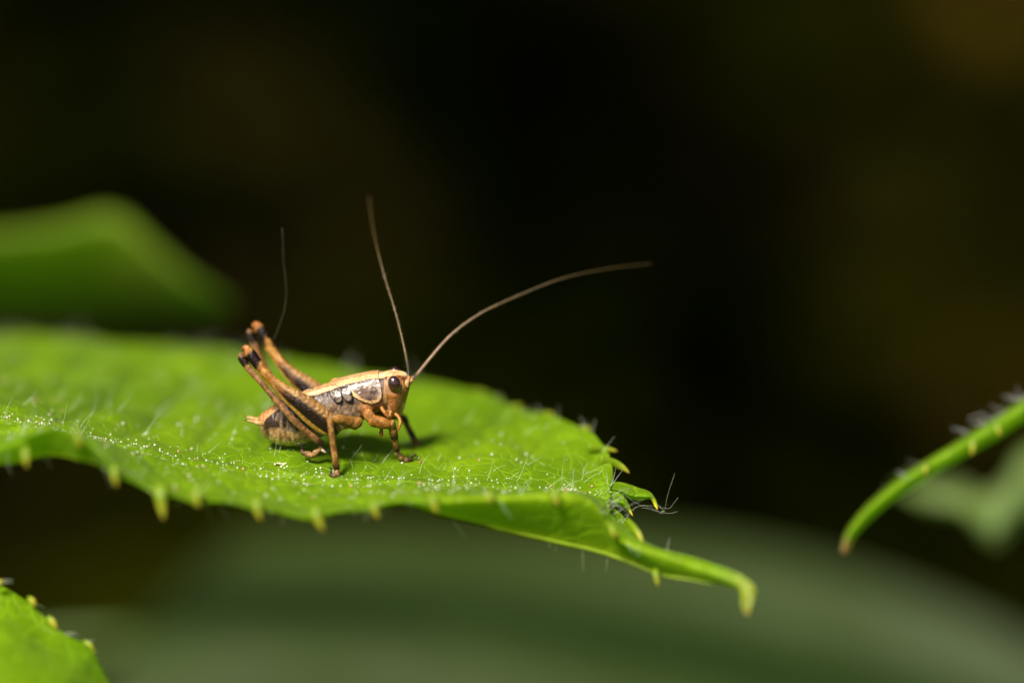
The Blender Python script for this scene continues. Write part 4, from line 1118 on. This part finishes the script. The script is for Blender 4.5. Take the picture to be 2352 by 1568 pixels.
# front leg, near side
L = leg('front_leg')
df_ = zleaf(1590, 1352)
seg('trochanter', [(1222, 905, 0.06), (1236, 930, 0.05), (1262, 965, 0.05), (1290, 1000, 0.05)], [36, 46, 44, 26], [30, 38, 36, 22], paint_plain((0.302, 0.122, 0.025), (0.504, 0.252, 0.076)), L, 30, 22)
seg('femur', [(1246, 985, 0.06), (1262, 988, 0.055), (1320, 1000, 0.05), (1390, 1016, 0.05), (1432, 1022, 0.06), (1452, 1022, 0.06)],
    [26, 48, 56, 50, 40, 18], [24, 40, 44, 40, 34, 16], paint_plain((0.144, 0.050, 0.006), (0.370, 0.160, 0.025)), L, 60, 24)
o, c, r = seg('tibia', [(1418, 1005, 0.06), (1436, 1012, 0.06), (1450, 1050, 0.08), (1466, 1110, 0.11), (1478, 1180, 0.15), (1492, 1250, 0.19), (1494, 1265, 0.20)],
    [22, 40, 38, 37, 31, 26, 16], [20, 34, 32, 32, 28, 24, 14], paint_plain((0.173, 0.068, 0.012), (0.403, 0.210, 0.055), spots=((0.50, 0.09), (0.88, 0.09))), L, 90, 22)
spines(L, c, r, -1, 30, 86, 6, 0.018); spines(L, c, r, 1, 60, 86, 2, 0.016)
foot(L, [(1492, 1255, 0.20), (1502, 1285, 0.21), (1530, 1316, 0.23), (1570, 1338, 0.25), (1610, 1345, 0.26), (1628, 1328, 0.26)], [20, 24, 25, 24, 24, 12], [(1612, 1335), (1632, 1302), (1658, 1294), (1680, 1316)], 0.26, darkfrom=0.5)

# front leg, far side
L = leg('front_leg')
d4 = zleaf(1740, 1262)
seg('femur', [(1310, 930, 0.30), (1380, 950, 0.36), (1470, 950, 0.43), (1545, 945, 0.47)], [40, 46, 42, 22], [36, 40, 36, 20], paint_plain((0.144, 0.050, 0.006), (0.370, 0.160, 0.025)), L, 50, 20)
o, c, r = seg('tibia', [(1535, 935, 0.47), (1552, 955, 0.47), (1590, 1045, 0.48), (1640, 1140, 0.49), (1682, 1218, 0.50), (1690, 1232, 0.50)], [14, 27, 28, 30, 27, 14], [14, 25, 26, 28, 25, 14],
    paint_plain((0.173, 0.058, 0.010), (0.336, 0.143, 0.034), spots=((0.22, 0.10), (0.58, 0.14))), L, 80, 20)
foot(L, [(1680, 1212, 0.50), (1696, 1236, 0.50), (1735, 1248, 0.51), (1775, 1240, 0.51)], [20, 24, 22, 14], [(1775, 1240), (1795, 1224), (1815, 1228)], 0.51, darkfrom=0.3)

# --- palps, tail prongs, antenna sockets
for pts, rr in (([(1440, 905, 0.10), (1425, 960, 0.09), (1385, 1010, 0.10), (1358, 1060, 0.11), (1352, 1120, 0.11), (1352, 1136, 0.11)], [18, 18, 16, 20, 24, 8]),
                ([(1480, 930, 0.12), (1510, 960, 0.10), (1524, 1000, 0.09), (1512, 1050, 0.09), (1500, 1092, 0.09)], [20, 20, 18, 17, 8]),
                ([(1480, 930, 0.24), (1520, 965, 0.27), (1530, 1010, 0.28), (1500, 1050, 0.30)], [18, 18, 16, 8]),
                ([(1355, 870, 0.09), (1375, 905, 0.075), (1395, 935, 0.075), (1420, 955, 0.08), (1440, 962, 0.09)], [22, 24, 20, 18, 8])):
    seg('palp', pts, np.array(rr) * 0.72, np.array(rr) * 0.72, paint_plain((0.30, 0.11, 0.018), (0.50, 0.24, 0.06)), cricket, 40, 16, M_BODY)
for pts in ([(300, 1020, 0.10), (262, 1012, 0.09), (205, 998, 0.08), (165, 990, 0.07), (134, 984, 0.06)], [(280, 990, 0.30), (245, 982, 0.31), (200, 968, 0.31), (165, 958, 0.31), (135, 948, 0.31)]):
    seg('cercus', pts, [24, 22, 15, 9, 2], [23, 21, 14, 8, 2], paint_plain((0.44, 0.25, 0.09), (0.60, 0.38, 0.17), 0.80, 0.95), cricket, 40, 18, M_BODY)
seg('antenna_socket', [(1590, 690, 0.10), (1580, 660, 0.10), (1592, 620, 0.12), (1602, 598, 0.14)], [10, 22, 22, 14], [10, 20, 20, 12], paint_plain((0.36, 0.15, 0.05), (0.54, 0.30, 0.13)), cricket, 24, 16, M_BODY)
seg('antenna_socket', [(1600, 680, 0.30), (1606, 660, 0.30), (1622, 632, 0.28), (1634, 612, 0.28)], [10, 18, 18, 12], [10, 18, 18, 12], paint_plain((0.36, 0.15, 0.05), (0.54, 0.30, 0.13)), cricket, 24, 16, M_BODY)

# ------------------------------------------------------------------ spider silk
def strand(hp, pts, d, r):
    p = np.array(pts, float); c = spline(P(p[:, 0], p[:, 1], np.interp(np.linspace(0, 1, len(p)), np.linspace(0, 1, len(d)), d)), 50)
    c = c + (fbm(np.stack([np.arange(50) * 0.3, np.zeros(50), np.full(50, pts[0][0])], -1), 1.0, 2) - 0.5)[:, None] * 0.006
    v, f, *_ = loft(c, r, r, 5, lat=(0.3, 0.9, 0.2)); hp.add(v, f, (0.8, 0.8, 0.75))
hp = Heap()
strand(hp, [(648, 524), (650, 560), (651, 600), (656, 640), (658, 668), (655, 700), (646, 735), (637, 760), (627, 782)], [0.40, 0.42, 0.43], 0.00028)
sl = hp.build('silk_thread', M_SILK)
tag(sl, 'single fine silk thread rising from the far hind knee', 'thread')
hp = Heap()
for pts in ([T(590, 635), T(690, 700), T(800, 765)], [T(550, 920), T(650, 840), T(740, 785), T(800, 765), T(900, 775), T(1000, 820), T(1090, 870)],
            [T(800, 765), T(900, 762), T(1000, 775), T(1090, 795), T(1220, 800), T(1270, 740), T(1345, 645)], [T(800, 795), T(900, 805), T(1000, 840), T(1060, 850)],
            [T(1040, 745), T(1100, 800), T(1145, 840)], [T(1150, 830), T(1180, 660), T(1230, 480), T(1295, 290)], [T(1070, 875), T(1130, 845), T(1145, 865), T(1220, 876), T(1340, 845)],
            [T(1080, 870), T(1120, 840), T(1140, 850), T(1100, 870), T(1130, 880)]):
    strand(hp, pts, [0.05, 0.05], 0.00055)
sl = hp.build('spider_silk', M_SILK)
tag(sl, 'tangle of fine spider silk caught on the teeth at the leaf tip', 'silk')
